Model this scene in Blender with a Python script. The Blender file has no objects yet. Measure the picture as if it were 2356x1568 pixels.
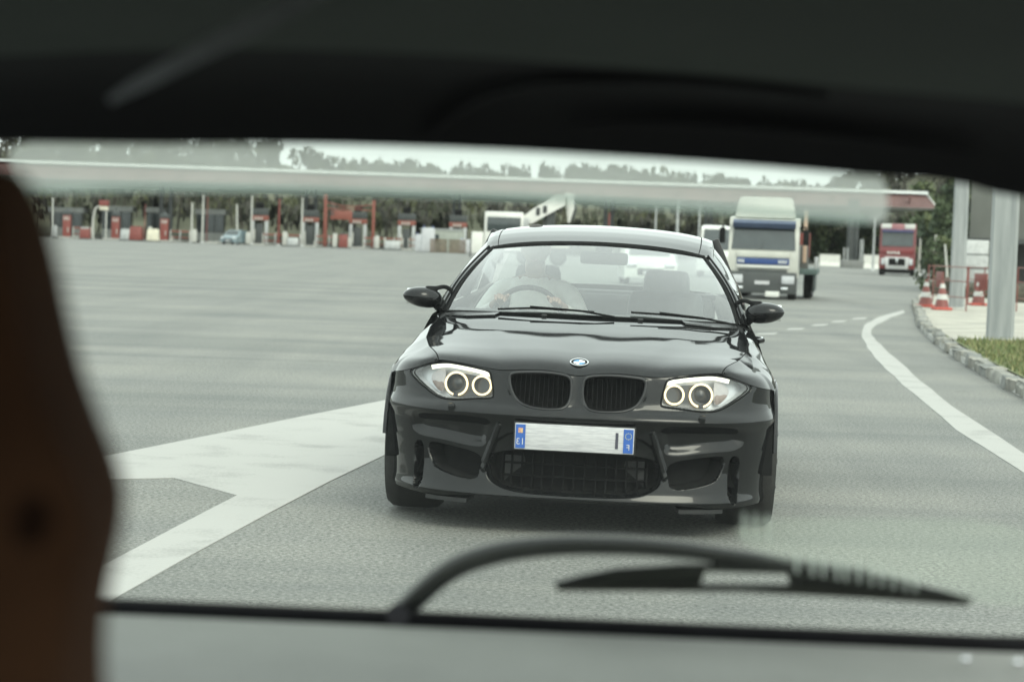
import bpy, bmesh, math, random
import numpy as np
from mathutils import Vector, Matrix

SC = bpy.context.scene
COL = SC.collection
random.seed(7)
RNG = np.random.default_rng(7)

# ------------------------------------------------------------------ camera
# photo coordinates used below are on a 2356 x 1568 grid
FPX, CX, CY, CAMH = 4870.0, 1178.0, 784.0, 1.285
_roll = math.radians(2.0)
_pitch = math.atan((784 - 556) / FPX)
cf = np.array([0, math.cos(_pitch), -math.sin(_pitch)])
_r0 = np.array([1.0, 0, 0])
_u0 = np.cross(_r0, cf)
cr = _r0 * math.cos(_roll) + _u0 * math.sin(_roll)
cu = -_r0 * math.sin(_roll) + _u0 * math.cos(_roll)
cc = np.array([0, 0, CAMH])
cam_data = bpy.data.cameras.new('camera')
cam_data.sensor_width = 36.0
cam_data.lens = FPX / 2356.0 * 36.0
cam_data.clip_start = 0.05
cam_data.clip_end = 6000
cam_data.dof.use_dof = True
cam_data.dof.focus_distance = 10.0
cam_data.dof.aperture_fstop = 4.3
cam = bpy.data.objects.new('camera', cam_data)
COL.objects.link(cam)
M = Matrix.Identity(4)
for i in range(3):
    M[i][0], M[i][1], M[i][2], M[i][3] = cr[i], cu[i], -cf[i], cc[i]
cam.matrix_world = M
SC.camera = cam

# ------------------------------------------------------------------ light: bright overcast
world = bpy.data.worlds.new('World')
SC.world = world
world.use_nodes = True
nt = world.node_tree
nt.nodes.clear()
sky = nt.nodes.new('ShaderNodeTexSky')
sky.sky_type = 'NISHITA'
sky.sun_disc = False
sky.sun_elevation = math.radians(45)
sky.sun_rotation = math.radians(150)
sky.air_density = 1.0
sky.dust_density = 6.0
sky.ozone_density = 1.0
hs = nt.nodes.new('ShaderNodeHueSaturation')
hs.inputs['Saturation'].default_value = 0.28
bg = nt.nodes.new('ShaderNodeBackground')
bg.inputs['Strength'].default_value = 0.15
wo = nt.nodes.new('ShaderNodeOutputWorld')
nt.links.new(sky.outputs[0], hs.inputs['Color'])
cloud = nt.nodes.new('ShaderNodeMix')          # even cloud cover over the sky
cloud.data_type = 'RGBA'
cloud.inputs[0].default_value = 0.82
cloud.inputs[7].default_value = (4.6, 5.0, 5.45, 1)
nt.links.new(hs.outputs[0], cloud.inputs[6])
nt.links.new(cloud.outputs[2], bg.inputs['Color'])
nt.links.new(bg.outputs[0], wo.inputs['Surface'])
sun_d = bpy.data.lights.new('sun', 'SUN')
sun_d.energy = 0.5
sun_d.angle = math.radians(28)
sun_d.color = (1.0, 0.97, 0.92)
sun = bpy.data.objects.new('sun', sun_d)
COL.objects.link(sun)
_az, _el = math.radians(150), math.radians(45)
sd = Vector((math.sin(_az) * math.cos(_el), math.cos(_az) * math.cos(_el), math.sin(_el)))
sun.rotation_euler = sd.to_track_quat('Z', 'Y').to_euler()
sun.location = (0, 0, 60)
SC.view_settings.view_transform = 'Standard'
SC.view_settings.look = 'None'
SC.view_settings.exposure = 1.5
SC.view_settings.gamma = 1.0
SC.cycles.max_bounces = 10
SC.cycles.transparent_max_bounces = 24
SC.cycles.transmission_bounces = 6
SC.cycles.glossy_bounces = 4
SC.cycles.diffuse_bounces = 4
SC.cycles.caustics_reflective = False
SC.cycles.caustics_refractive = False
SC.cycles.sample_clamp_indirect = 6.0

# ------------------------------------------------------------------ pixel helpers
def ray(x, y):
    return cf + cr * ((x - CX) / FPX) - cu * ((y - CY) / FPX)
def ground(x, y, z=0.0):
    d = ray(x, y); return cc + d * ((z - CAMH) / d[2])
def at_y(x, y, Y):
    d = ray(x, y); return cc + d * (Y / d[1])
def foot(px, Y, z=0.0):
    """point of height z at distance Y that falls in picture column px"""
    py = 560.0
    for _ in range(6):
        d = ray(px, py); p = cc + d * (Y / d[1])
        py += (p[2] - z) / Y * FPX
    return np.array([p[0], Y, z])
def scale_at(Y): return FPX / Y      # picture pixels per metre

# ------------------------------------------------------------------ materials
MATS = {}
def principled(name):
    m = bpy.data.materials.new(name)
    m.use_nodes = True
    n = m.node_tree.nodes
    return m, m.node_tree, n['Principled BSDF'], n['Material Output']
def mat(name, col, rough=0.5, metal=0.0, var=0.12, scale=3.0, bump=0.0, bscale=40.0, coat=0.0, spec=0.5, emit=0.0, coords='Object', stretch=None, col2=None, lo=0.35, hi=0.65):
    if name in MATS: return MATS[name]
    m, t, b, o = principled(name)
    L = t.links
    b.inputs['Roughness'].default_value = rough
    b.inputs['Metallic'].default_value = metal
    b.inputs['Coat Weight'].default_value = coat
    b.inputs['Coat Roughness'].default_value = 0.03
    b.inputs['Specular IOR Level'].default_value = spec
    tc = t.nodes.new('ShaderNodeTexCoord')
    mp = t.nodes.new('ShaderNodeMapping')
    if stretch: mp.inputs['Scale'].default_value = stretch
    L.new(tc.outputs[coords], mp.inputs['Vector'])
    nz = t.nodes.new('ShaderNodeTexNoise')
    nz.inputs['Scale'].default_value = scale
    nz.inputs['Detail'].default_value = 5
    nz.inputs['Roughness'].default_value = 0.6
    L.new(mp.outputs[0], nz.inputs['Vector'])
    cr_ = t.nodes.new('ShaderNodeValToRGB')
    cr_.color_ramp.elements[0].position = lo
    cr_.color_ramp.elements[1].position = hi
    c = np.array(col)
    a = c * (1 - var) if col2 is None else np.array(col2)
    z = np.minimum(c * (1 + var), 1.0) if col2 is None else c
    cr_.color_ramp.elements[0].color = (*a, 1)
    cr_.color_ramp.elements[1].color = (*z, 1)
    L.new(nz.outputs['Fac'], cr_.inputs['Fac'])
    L.new(cr_.outputs['Color'], b.inputs['Base Color'])
    if bump:
        n2 = t.nodes.new('ShaderNodeTexNoise')
        n2.inputs['Scale'].default_value = bscale
        n2.inputs['Detail'].default_value = 4
        L.new(mp.outputs[0], n2.inputs['Vector'])
        bp = t.nodes.new('ShaderNodeBump')
        bp.inputs['Strength'].default_value = bump
        bp.inputs['Distance'].default_value = 0.02
        L.new(n2.outputs['Fac'], bp.inputs['Height'])
        L.new(bp.outputs[0], b.inputs['Normal'])
    if emit:
        b.inputs['Emission Color'].default_value = (*col, 1)
        b.inputs['Emission Strength'].default_value = emit
    MATS[name] = m
    return m
def glass(name, tint=(0.8, 0.86, 0.84), rough=0.02, boost=1.0, film=0.0, filmcol=(0.6, 0.62, 0.6), blur=0.0):
    """thin sheet: see-through, mirror-like by angle, optional film of dust or haze"""
    if name in MATS: return MATS[name]
    m = bpy.data.materials.new(name); m.use_nodes = True
    t = m.node_tree; t.nodes.clear(); L = t.links
    o = t.nodes.new('ShaderNodeOutputMaterial')
    tr = t.nodes.new('ShaderNodeBsdfTransparent'); tr.inputs[0].default_value = (*tint, 1)
    if blur:                                   # frosted sheet: what lies behind is smeared
        tr = t.nodes.new('ShaderNodeBsdfRefraction'); tr.inputs['Color'].default_value = (*tint, 1)
        tr.inputs['Roughness'].default_value = blur; tr.inputs['IOR'].default_value = 1.02
    gl = t.nodes.new('ShaderNodeBsdfGlossy'); gl.inputs['Roughness'].default_value = rough
    lw = t.nodes.new('ShaderNodeLayerWeight'); lw.inputs['Blend'].default_value = 0.5     # Schlick, same from both sides
    pw = t.nodes.new('ShaderNodeMath'); pw.operation = 'POWER'; pw.inputs[1].default_value = 5.0
    fr = t.nodes.new('ShaderNodeMath'); fr.operation = 'MULTIPLY_ADD'; fr.inputs[1].default_value = 0.96; fr.inputs[2].default_value = 0.04
    L.new(lw.outputs['Facing'], pw.inputs[0]); L.new(pw.outputs[0], fr.inputs[0])
    mu = t.nodes.new('ShaderNodeMath'); mu.operation = 'MULTIPLY'; mu.inputs[1].default_value = boost; mu.use_clamp = True
    mx = t.nodes.new('ShaderNodeMixShader')
    L.new(fr.outputs[0], mu.inputs[0]); L.new(mu.outputs[0], mx.inputs[0])
    L.new(tr.outputs[0], mx.inputs[1]); L.new(gl.outputs[0], mx.inputs[2])
    last = mx
    if film:
        tl = t.nodes.new('ShaderNodeBsdfTranslucent'); tl.inputs[0].default_value = (*filmcol, 1)
        df = t.nodes.new('ShaderNodeBsdfDiffuse'); df.inputs[0].default_value = (*filmcol, 1)
        ad = t.nodes.new('ShaderNodeMixShader'); ad.inputs[0].default_value = 0.35
        L.new(tl.outputs[0], ad.inputs[1]); L.new(df.outputs[0], ad.inputs[2])
        tc = t.nodes.new('ShaderNodeTexCoord')
        nz = t.nodes.new('ShaderNodeTexNoise'); nz.inputs['Scale'].default_value = 6
        L.new(tc.outputs['Object'], nz.inputs['Vector'])
        mr = t.nodes.new('ShaderNodeMapRange')
        mr.inputs['To Min'].default_value = film * 0.75; mr.inputs['To Max'].default_value = film * 1.25
        L.new(nz.outputs['Fac'], mr.inputs['Value'])
        m2 = t.nodes.new('ShaderNodeMixShader')
        L.new(mr.outputs[0], m2.inputs[0]); L.new(mx.outputs[0], m2.inputs[1]); L.new(ad.outputs[0], m2.inputs[2])
        last = m2
    L.new(last.outputs[0], o.inputs['Surface'])
    MATS[name] = m
    return m
def emitter(name, col, s):
    m = bpy.data.materials.new(name); m.use_nodes = True
    t = m.node_tree; t.nodes.clear()
    e = t.nodes.new('ShaderNodeEmission'); o = t.nodes.new('ShaderNodeOutputMaterial')
    e.inputs[0].default_value = (*col, 1); e.inputs[1].default_value = s
    t.links.new(e.outputs[0], o.inputs[0])
    return m

# ------------------------------------------------------------------ mesh builder
class MB:
    def __init__(s): s.v = []; s.f = []; s.m = []
    def add(s, vs, fs, m=0):
        b = len(s.v)
        s.v += [tuple(float(c) for c in p) for p in vs]
        s.f += [tuple(b + i for i in f) for f in fs]
        s.m += [m] * len(fs)
        return s
    def box(s, c, d, rz=0.0, bev=0.0, m=0, rx=0.0, ry=0.0, taper=None):
        bm = bmesh.new()
        bmesh.ops.create_cube(bm, size=1.0)
        for v in bm.verts:
            x, y, z = v.co
            if taper and z > 0: x *= taper[0]; y *= taper[1]
            v.co = (x * d[0], y * d[1], z * d[2])
        if bev: bmesh.ops.bevel(bm, geom=list(bm.edges), offset=bev, segments=2, profile=0.6, affect='EDGES')
        R = Matrix.Translation(Vector([float(q) for q in c])) @ Matrix.Rotation(rz, 4, 'Z') @ Matrix.Rotation(ry, 4, 'Y') @ Matrix.Rotation(rx, 4, 'X')
        bm.transform(R)
        bm.verts.index_update()
        s.add([v.co for v in bm.verts], [[v.index for v in f.verts] for f in bm.faces], m)
        bm.free(); return s
    def cyl(s, p0, p1, r0, r1=None, n=12, m=0, cap=True):
        return s.tube([p0, p1], [r0, r0 if r1 is None else r1], n, m, cap)
    def tube(s, pts, r, n=8, m=0, cap=True, closed=False, flat=1.0, up=None):
        P = [Vector([float(q) for q in p]) for p in pts]
        k = len(P)
        R = [r] * k if not hasattr(r, '__len__') else list(r)
        vs = []; ref = None
        for i in range(k):
            if closed: d = P[(i + 1) % k] - P[i - 1]
            else: d = P[min(i + 1, k - 1)] - P[max(i - 1, 0)]
            d.normalize()
            if ref is None:
                ref = Vector(up) if up else (Vector((0, 0, 1)) if abs(d.z) < 0.9 else Vector((1, 0, 0)))
            a = d.cross(ref); a.normalize(); b = a.cross(d); b.normalize(); ref = b
            for j in range(n):
                t = 2 * math.pi * (j + 0.5) / n
                vs.append(P[i] + a * math.cos(t) * R[i] + b * math.sin(t) * R[i] * flat)
        fs = []
        for i in range(k if closed else k - 1):
            i2 = (i + 1) % k
            for j in range(n):
                fs.append((i * n + j, i * n + (j + 1) % n, i2 * n + (j + 1) % n, i2 * n + j))
        if cap and not closed:
            fs.append(tuple(reversed(range(n)))); fs.append(tuple((k - 1) * n + j for j in range(n)))
        return s.add(vs, fs, m)
    def grid(s, A, m=0, flip=False, keep=None):
        A = np.asarray(A); h, w = A.shape[:2]
        fs = []
        for i in range(h - 1):
            for j in range(w - 1):
                if keep is not None and not keep[i, j]: continue
                q = (i * w + j, i * w + j + 1, (i + 1) * w + j + 1, (i + 1) * w + j)
                fs.append(q[::-1] if flip else q)
        return s.add(A.reshape(-1, 3), fs, m)
    def prism(s, pts, vec, m=0):
        n = len(pts); p = [np.array(q, float) for q in pts]; v = np.array(vec, float)
        vs = p + [q + v for q in p]
        fs = [tuple(range(n)), tuple(reversed(range(n, 2 * n)))]
        fs += [(i, i + n, (i + 1) % n + n, (i + 1) % n) for i in range(n)]
        return s.add(vs, fs, m)
    def lathe(s, prof, c, axis='Z', n=24, m=0):
        """prof: (radius, height) list"""
        vs = []; k = len(prof)
        for (r, h) in prof:
            for j in range(n):
                t = 2 * math.pi * j / n; a, b = r * math.cos(t), r * math.sin(t)
                q = {'Z': (a, b, h), 'Y': (a, h, b), 'X': (h, a, b)}[axis]
                vs.append(np.array(q) + np.array(c))
        fs = [(i * n + j, i * n + (j + 1) % n, (i + 1) * n + (j + 1) % n, (i + 1) * n + j) for i in range(k - 1) for j in range(n)]
        return s.add(vs, fs, m)
    def ico(s, c, r, sub=2, m=0, jitter=0.0):
        bm = bmesh.new()
        bmesh.ops.create_icosphere(bm, subdivisions=sub, radius=1.0)
        rr = np.array(r if hasattr(r, '__len__') else (r, r, r))
        vs = [np.array(v.co) * rr * (1 + (random.random() - 0.5) * jitter) + np.array(c) for v in bm.verts]
        fs = [[v.index for v in f.verts] for f in bm.faces]
        bm.free(); return s.add(vs, fs, m)
    def build(s, name, mats, parent=None, smooth=30, fix=True):
        me = bpy.data.meshes.new(name)
        me.from_pydata(s.v, [], s.f)
        for q in (mats if isinstance(mats, (list, tuple)) else [mats]): me.materials.append(q)
        me.polygons.foreach_set('material_index', s.m)
        if fix:
            bm = bmesh.new(); bm.from_mesh(me)
            bmesh.ops.recalc_face_normals(bm, faces=bm.faces)
            bm.to_mesh(me); bm.free()
        if smooth:
            me.polygons.foreach_set('use_smooth', [True] * len(me.polygons))
            try: me.set_sharp_from_angle(angle=math.radians(smooth))
            except Exception: pass
        me.update()
        o = bpy.data.objects.new(name, me)
        COL.objects.link(o)
        if parent is not None: o.parent = parent
        return o
def tag(o, label=None, cat=None, group=None, kind=None):
    if label: o['label'] = label
    if cat: o['category'] = cat
    if group: o['group'] = group
    if kind: o['kind'] = kind
    return o
def empty(name, loc=(0, 0, 0), rz=0.0, label=None, cat=None, group=None, scale=1.0):
    o = bpy.data.objects.new(name, None)
    COL.objects.link(o)
    o.empty_display_size = 0.3
    o.location = [float(q) for q in loc]; o.rotation_euler = (0, 0, rz); o.scale = (scale,) * 3
    tag(o, label, cat, group)
    return o
def copy_tree(o, parent=None):
    c = o.copy(); COL.objects.link(c); c.parent = parent
    for ch in o.children: copy_tree(ch, c)
    return c

def lin(*v): return np.array(v, float)
def catmull(pts, n):
    P = np.array(pts, float); k = len(P)
    seg = np.r_[0, np.cumsum(np.linalg.norm(np.diff(P, axis=0), axis=1))]
    t = np.linspace(0, seg[-1], n)
    T = np.gradient(P, seg, axis=0)
    i = np.clip(np.searchsorted(seg, t, side='right') - 1, 0, k - 2)
    h = (seg[i + 1] - seg[i])[:, None]; u = ((t - seg[i])[:, None]) / h
    return ((2*u**3-3*u**2+1)*P[i] + (u**3-2*u**2+u)*h*T[i] + (-2*u**3+3*u**2)*P[i+1] + (u**3-u**2)*h*T[i+1])
def smoothpoly(p, it=2):
    p = np.array(p, float)
    for _ in range(it):
        q = np.roll(p, -1, axis=0)
        p = np.stack([p * 0.75 + q * 0.25, p * 0.25 + q * 0.75], 1).reshape(-1, p.shape[1])
    return p
def resample(p, n):
    p = np.vstack([p, p[:1]]); s = np.r_[0, np.cumsum(np.linalg.norm(np.diff(p, axis=0), axis=1))]
    t = np.linspace(0, s[-1], n, endpoint=False)
    return np.stack([np.interp(t, s, p[:, i]) for i in range(p.shape[1])], 1)
def sdf(poly, X, Z):
    """signed distance, negative inside"""
    d = np.full(X.shape, 1e9); ins = np.zeros(X.shape, bool); n = len(poly)
    for i in range(n):
        a, b = poly[i], poly[(i + 1) % n]
        ex, ez = b - a
        wx, wz = X - a[0], Z - a[1]
        t = np.clip((wx * ex + wz * ez) / (ex * ex + ez * ez + 1e-12), 0, 1)
        d = np.minimum(d, np.hypot(wx - ex * t, wz - ez * t))
        c = ((a[1] > Z) != (b[1] > Z)) & (X < (b[0] - a[0]) * (Z - a[1]) / (b[1] - a[1] + 1e-12) + a[0])
        ins ^= c
    return np.where(ins, -d, d)
def sstep(x, a, b):
    t = np.clip((x - a) / (b - a), 0, 1); return t * t * (3 - 2 * t)

# ------------------------------------------------------------------ palette
paint = mat('black_car_paint', (0.006, 0.0065, 0.007), 0.04, var=0.2, scale=8, coat=0.0, spec=0.34)
blackpl = mat('black_plastic', (0.008, 0.0085, 0.009), 0.5, var=0.25, scale=20)
matteblack = mat('matte_black', (0.006, 0.0064, 0.0066), 0.9, var=0.3, scale=20, spec=0.2)
rubber = mat('tyre_rubber', (0.018, 0.018, 0.017), 0.8, var=0.3, scale=15, bump=0.2, bscale=120)
alloy = mat('dark_alloy', (0.09, 0.09, 0.095), 0.3, 0.9, var=0.2, scale=10)
chrome = mat('chrome', (0.75, 0.76, 0.77), 0.12, 1.0, var=0.05, scale=10)
silver = mat('silver_paint', (0.45, 0.46, 0.46), 0.35, 0.3, var=0.1)
white_p = mat('white_vehicle_paint', (0.60, 0.60, 0.57), 0.3, var=0.06, scale=2, coat=0.4)
darkglass = mat('dark_window', (0.035, 0.045, 0.047), 0.06, var=0.2, scale=2, spec=0.7)
steel_dark = mat('dark_painted_steel', (0.035, 0.04, 0.04), 0.5, var=0.3, scale=4)
steel_gal = mat('galvanised_steel', (0.36, 0.37, 0.37), 0.45, 0.5, var=0.15, scale=5)
white_pole = mat('white_pole_paint', (0.38, 0.38, 0.355), 0.45, var=0.1, scale=6)
red_p = mat('red_orange_paint', (0.17, 0.042, 0.034), 0.45, var=0.18, scale=5)
orange_p = mat('orange_paint', (0.18, 0.052, 0.036), 0.5, var=0.15, scale=5)
concrete = mat('pale_concrete', (0.36, 0.36, 0.34), 0.85, var=0.16, scale=3, bump=0.25, bscale=60)
cream = mat('cream_panel', (0.55, 0.52, 0.42), 0.6, var=0.1, scale=2)
# ------------------------------------------------------------------ ground, roads
def sheet(name, pts, z, m, label=None, skirt=False):
    mb = MB(); n = len(pts)
    mb.add([(p[0], p[1], z) for p in pts], [tuple(range(n))])
    if skirt: mb.add([(p[0], p[1], z) for p in pts] + [(p[0], p[1], -.001) for p in pts], [(i, (i + 1) % n, (i + 1) % n + n, i + n) for i in range(n)])
    o = mb.build(name, m, smooth=0); tag(o, label, kind='structure'); return o
earth = mat('dry_earth_grass', (0.13, 0.13, 0.075), 0.95, col2=(0.07, 0.085, 0.04), scale=0.05, bump=0.3, bscale=2)
def asphalt():
    m, t, b, o = principled('worn_light_asphalt')
    L = t.links; N = t.nodes
    b.inputs['Roughness'].default_value = 0.75
    tc = N.new('ShaderNodeTexCoord')
    def noise(scale, det, st=None, rough=0.6):
        n = N.new('ShaderNodeTexNoise'); n.inputs['Scale'].default_value = scale; n.inputs['Detail'].default_value = det; n.inputs['Roughness'].default_value = rough
        if st:
            mp = N.new('ShaderNodeMapping'); mp.inputs['Scale'].default_value = st
            L.new(tc.outputs['Object'], mp.inputs['Vector']); L.new(mp.outputs[0], n.inputs['Vector'])
        else: L.new(tc.outputs['Object'], n.inputs['Vector'])
        return n
    def ramp(n, a, b_, ca, cb):
        r = N.new('ShaderNodeValToRGB'); e = r.color_ramp.elements
        e[0].position = a; e[1].position = b_; e[0].color = (*ca, 1); e[1].color = (*cb, 1)
        L.new(n.outputs['Fac'], r.inputs['Fac']); return r
    g = ramp(noise(48, 3, None, 0.8), 0.36, 0.66, (0.06, 0.062, 0.056), (0.29, 0.29, 0.268))      # stones
    p = ramp(noise(0.5, 4), 0.35, 0.7, (0.86, 0.87, 0.88), (1.06, 1.05, 1.02))                 # patches
    s = ramp(noise(1.0, 3, (0.1, 1.1, 1)), 0.30, 0.52, (0.74, 0.76, 0.78), (1.0, 1.0, 1.0))   # skid streaks across the lanes
    s2 = ramp(noise(1.0, 2, (0.035, 0.35, 1)), 0.36, 0.56, (0.78, 0.8, 0.81), (1.0, 1.0, 1.0))
    s3 = ramp(noise(1.0, 4, (0.9, 0.05, 1)), 0.34, 0.55, (0.84, 0.85, 0.86), (1.0, 1.0, 1.0))  # wheel tracks along the lanes
    st = ramp(noise(1.3, 2), 0.24, 0.31, (0.72, 0.72, 0.72), (1.0, 1.0, 1.0))                 # oil spots
    prev = g
    for q in (p, s, s2, s3, st):
        mx = N.new('ShaderNodeMix'); mx.data_type = 'RGBA'; mx.blend_type = 'MULTIPLY'; mx.inputs[0].default_value = 1.0
        L.new(prev.outputs['Color'] if prev.type == 'VALTORGB' else prev.outputs[2], mx.inputs[6]); L.new(q.outputs['Color'], mx.inputs[7]); prev = mx
    L.new(prev.outputs[2], b.inputs['Base Color'])
    bn = noise(80, 3); bp = N.new('ShaderNodeBump'); bp.inputs['Strength'].default_value = 0.5; bp.inputs['Distance'].default_value = 0.012
    L.new(bn.outputs['Fac'], bp.inputs['Height']); L.new(bp.outputs[0], b.inputs['Normal'])
    return m
road_m = asphalt()
def road_paint():
    m, t, b, o = principled('worn_road_paint')
    L = t.links; N = t.nodes
    b.inputs['Roughness'].default_value = 0.65
    tc = N.new('ShaderNodeTexCoord')
    n = N.new('ShaderNodeTexNoise'); n.inputs['Scale'].default_value = 60; n.inputs['Detail'].default_value = 4
    n3 = N.new('ShaderNodeTexNoise'); n3.inputs['Scale'].default_value = 2.2; n3.inputs['Detail'].default_value = 4
    L.new(tc.outputs['Object'], n.inputs['Vector']); L.new(tc.outputs['Object'], n3.inputs['Vector'])
    ad = N.new('ShaderNodeMath'); ad.operation = 'MULTIPLY_ADD'; ad.inputs[1].default_value = 0.5
    L.new(n.outputs['Fac'], ad.inputs[0]); L.new(n3.outputs['Fac'], ad.inputs[2])
    r = N.new('ShaderNodeValToRGB'); e = r.color_ramp.elements
    e[0].position = 0.50; e[1].position = 0.72; e[0].color = (0.21, 0.21, 0.198, 1); e[1].color = (0.305, 0.303, 0.288, 1)
    L.new(ad.outputs[0], r.inputs['Fac']); L.new(r.outputs['Color'], b.inputs['Base Color'])
    bp = N.new('ShaderNodeBump'); bp.inputs['Strength'].default_value = 0.25; bp.inputs['Distance'].default_value = 0.01
    L.new(n.outputs['Fac'], bp.inputs['Height']); L.new(bp.outputs[0], b.inputs['Normal'])
    return m
rpaint = road_paint()
sheet('ground', [(-2500, -2500), (2500, -2500), (2500, 3500), (-2500, 3500)], -0.02, earth)
sheet('road', [(-260, -60), (90, -60), (90, 262), (-260, 262)], 0.0, road_m)

def gp(p): return ground(p[0], p[1])[:2]
gore = [(60,1086),(230,1052),(500,998),(700,957),(900,918),(1000,898),(1000,992),(900,1040),(760,1107),(620,1180),(430,1283),(250,1385),(100,1470),(100,1372),(240,1300),(400,1215),(545,1140),(400,1100),(240,1103),(60,1104)]
tag(sheet('road_marking', [gp(p) for p in gore], 0.004, rpaint, skirt=True), 'broad white gore marking forking towards the left, beside the black car', kind='structure')
l_e = [(2078,713),(2012,734),(1990,748),(1983,765),(1991,790),(2014,820),(2050,857),(2105,908),(2180,968),(2260,1025),(2356,1088),(2470,1165)]
r_e = [(2082,719),(2034,739),(2013,751),(2007,765),(2019,785),(2049,814),(2090,850),(2150,903),(2228,958),(2300,1004),(2356,1044),(2470,1118)]
mb = MB(); a = np.array([gp(p) for p in l_e]); b = np.array([gp(p) for p in r_e])
a = catmull(a, 60); b = catmull(b, 60)
wob = np.interp(np.arange(60), np.arange(0, 60, 2), RNG.normal(0, 0.012, 30))
a[:, 0] += wob; b[:, 0] += wob[::-1]
mb.grid(np.stack([np.c_[a, np.full(60, -.001)], np.c_[a, np.full(60, 0.004)], np.c_[b, np.full(60, 0.004)], np.c_[b, np.full(60, -.001)]], 1))
tag(mb.build('road_marking', rpaint, smooth=0), 'solid white edge line curving round to the kerb on the right', kind='structure')
for (x0, x1, yc) in [(1738, 1790, 768.5), (1808, 1852, 757.5), (1866, 1906, 748.5), (1911, 1948, 740.5), (1958, 1996, 733.5)]:
    q = [gp((x0, yc + 1.2)), gp((x0 + 8, yc - 2.0)), gp((x1, yc - 3.2)), gp((x1 - 8, yc + 0.4))]
    tag(sheet('road_marking', q, 0.004, rpaint, skirt=True), 'short white dash of the broken lane line right of the black car', kind='structure')

# ------------------------------------------------------------------ right verge: kerb, apron, grass
kerb_px = [(2098,700),(2104,722),(2110,745),(2124,768),(2150,790),(2182,815),(2212,835),(2242,853),(2274,872),(2315,895),(2365,925),(2440,965)]
KP = catmull([gp(p) for p in kerb_px], 120)
kerb = MB()
T = np.gradient(KP, axis=0); T /= np.linalg.norm(T, axis=1)[:, None]; NR = np.c_[T[:, 1], -T[:, 0]]
if NR[60, 0] < 0: NR = -NR
sect = [(0.02, 0.0), (0.02, 0.07), (0.22, 0.08), (0.22, 0.0)]
A = np.stack([np.c_[KP + NR * s_[0], np.full(120, s_[1])] for s_ in sect], 1)
kerb.grid(A)
kerb_o = kerb.build('kerb', concrete); tag(kerb_o, 'weathered stone kerb curving along the grass verge', kind='structure')
stone_m = [mat('kerb_stone_%d' % i, c, 0.9, var=0.25, scale=6, bump=0.5, bscale=25) for i, c in enumerate([(0.20, 0.20, 0.18), (0.15, 0.155, 0.145), (0.24, 0.235, 0.21)])]
arc = np.r_[0, np.cumsum(np.linalg.norm(np.diff(KP, axis=0), axis=1))]
s_ = 0.0; k = 0
proto = {}
while s_ < arc[-1] - 0.6:
    ln = random.uniform(0.55, 0.9)
    c = [np.interp(s_ + ln / 2, arc, KP[:, i]) for i in (0, 1)]
    d = [np.interp(s_ + ln / 2, arc, T[:, i]) for i in (0, 1)]; nn = [np.interp(s_ + ln / 2, arc, NR[:, i]) for i in (0, 1)]
    key = k % 6
    if key not in proto:
        bx = MB(); bx.box((0, 0, 0), (1.0, 0.16, 0.14), bev=0.03)
        bx.v = [(x + random.uniform(-.02, .02), y + random.uniform(-.02, .02), z + random.uniform(-.015, .015)) for x, y, z in bx.v]
        o = bx.build('kerb_stone', stone_m[key % 3], kerb_o); proto[key] = o
    else:
        o = proto[key].copy(); COL.objects.link(o); o.parent = kerb_o
    o.location = (c[0] + nn[0] * (0.1 + random.uniform(-.03, .03)), c[1] + nn[1] * 0.1, 0.055 + random.uniform(-.02, .01))
    o.rotation_euler = (random.uniform(-.08, .08), random.uniform(-.05, .05), math.atan2(d[1], d[0]) + random.uniform(-.06, .06))
    o.scale = (ln * 0.95, 1, 1)
    s_ += ln; k += 1
apron_m = mat('sandy_apron', (0.38, 0.36, 0.31), 0.95, col2=(0.24, 0.235, 0.21), scale=1.2, bump=0.4, bscale=30)
i0 = [i for i in range(120)]
inner = [KP[i] + NR[i] * 0.2 for i in range(0, 120, 4)]
far = [gp(p) for p in [(2560, 700), (2480, 672), (2300, 664), (2190, 655), (2150, 662), (2112, 684)]]
sheet('apron', inner + [gp((2640, 960))] + far, 0.06, apron_m)
grass_m = mat('verge_grass', (0.13, 0.145, 0.06), 0.95, col2=(0.075, 0.095, 0.035), scale=4, bump=0.5, bscale=20)
gi = [KP[i] + NR[i] * 0.24 for i in range(62, 120, 3)]
vg = gi + [gp((2640, 955)), gp((2640, 808)), gp((2356, 800)), gp((2250, 797)), gp((2186, 795))]
sheet('grass_verge', vg, 0.09, grass_m)
# blades
poly = np.array([np.array(p) for p in vg])
lo, hi = poly.min(0), poly.max(0)
hi[0] = min(hi[0], 14); 
cand = RNG.uniform(lo, hi, (26000, 2)); cand = cand[sdf(poly, cand[:, 0], cand[:, 1]) < -0.03][:14000]
vs, fs, mi = [], [], []
for i, (x, y) in enumerate(cand):
    t = RNG.uniform(0, 6.28); h = RNG.uniform(0.03, 0.1); w = 0.012; lx, ly = RNG.normal(0, 0.03, 2)
    vs += [(x - w * math.cos(t), y - w * math.sin(t), 0.09), (x + w * math.cos(t), y + w * math.sin(t), 0.09), (x + lx, y + ly, 0.09 + h)]
    fs.append((3 * i, 3 * i + 1, 3 * i + 2)); mi.append(i % 3)
mb = MB(); mb.v = vs; mb.f = fs; mb.m = mi
go = mb.build('grass', [mat('blade_%d' % i, c, 0.8, var=0.2) for i, c in enumerate([(0.12, 0.15, 0.05), (0.19, 0.18, 0.08), (0.09, 0.12, 0.04)])], smooth=0, fix=False)
tag(go, 'short patchy grass on the verge by the concrete pillar', 'grass', kind='stuff')

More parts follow.
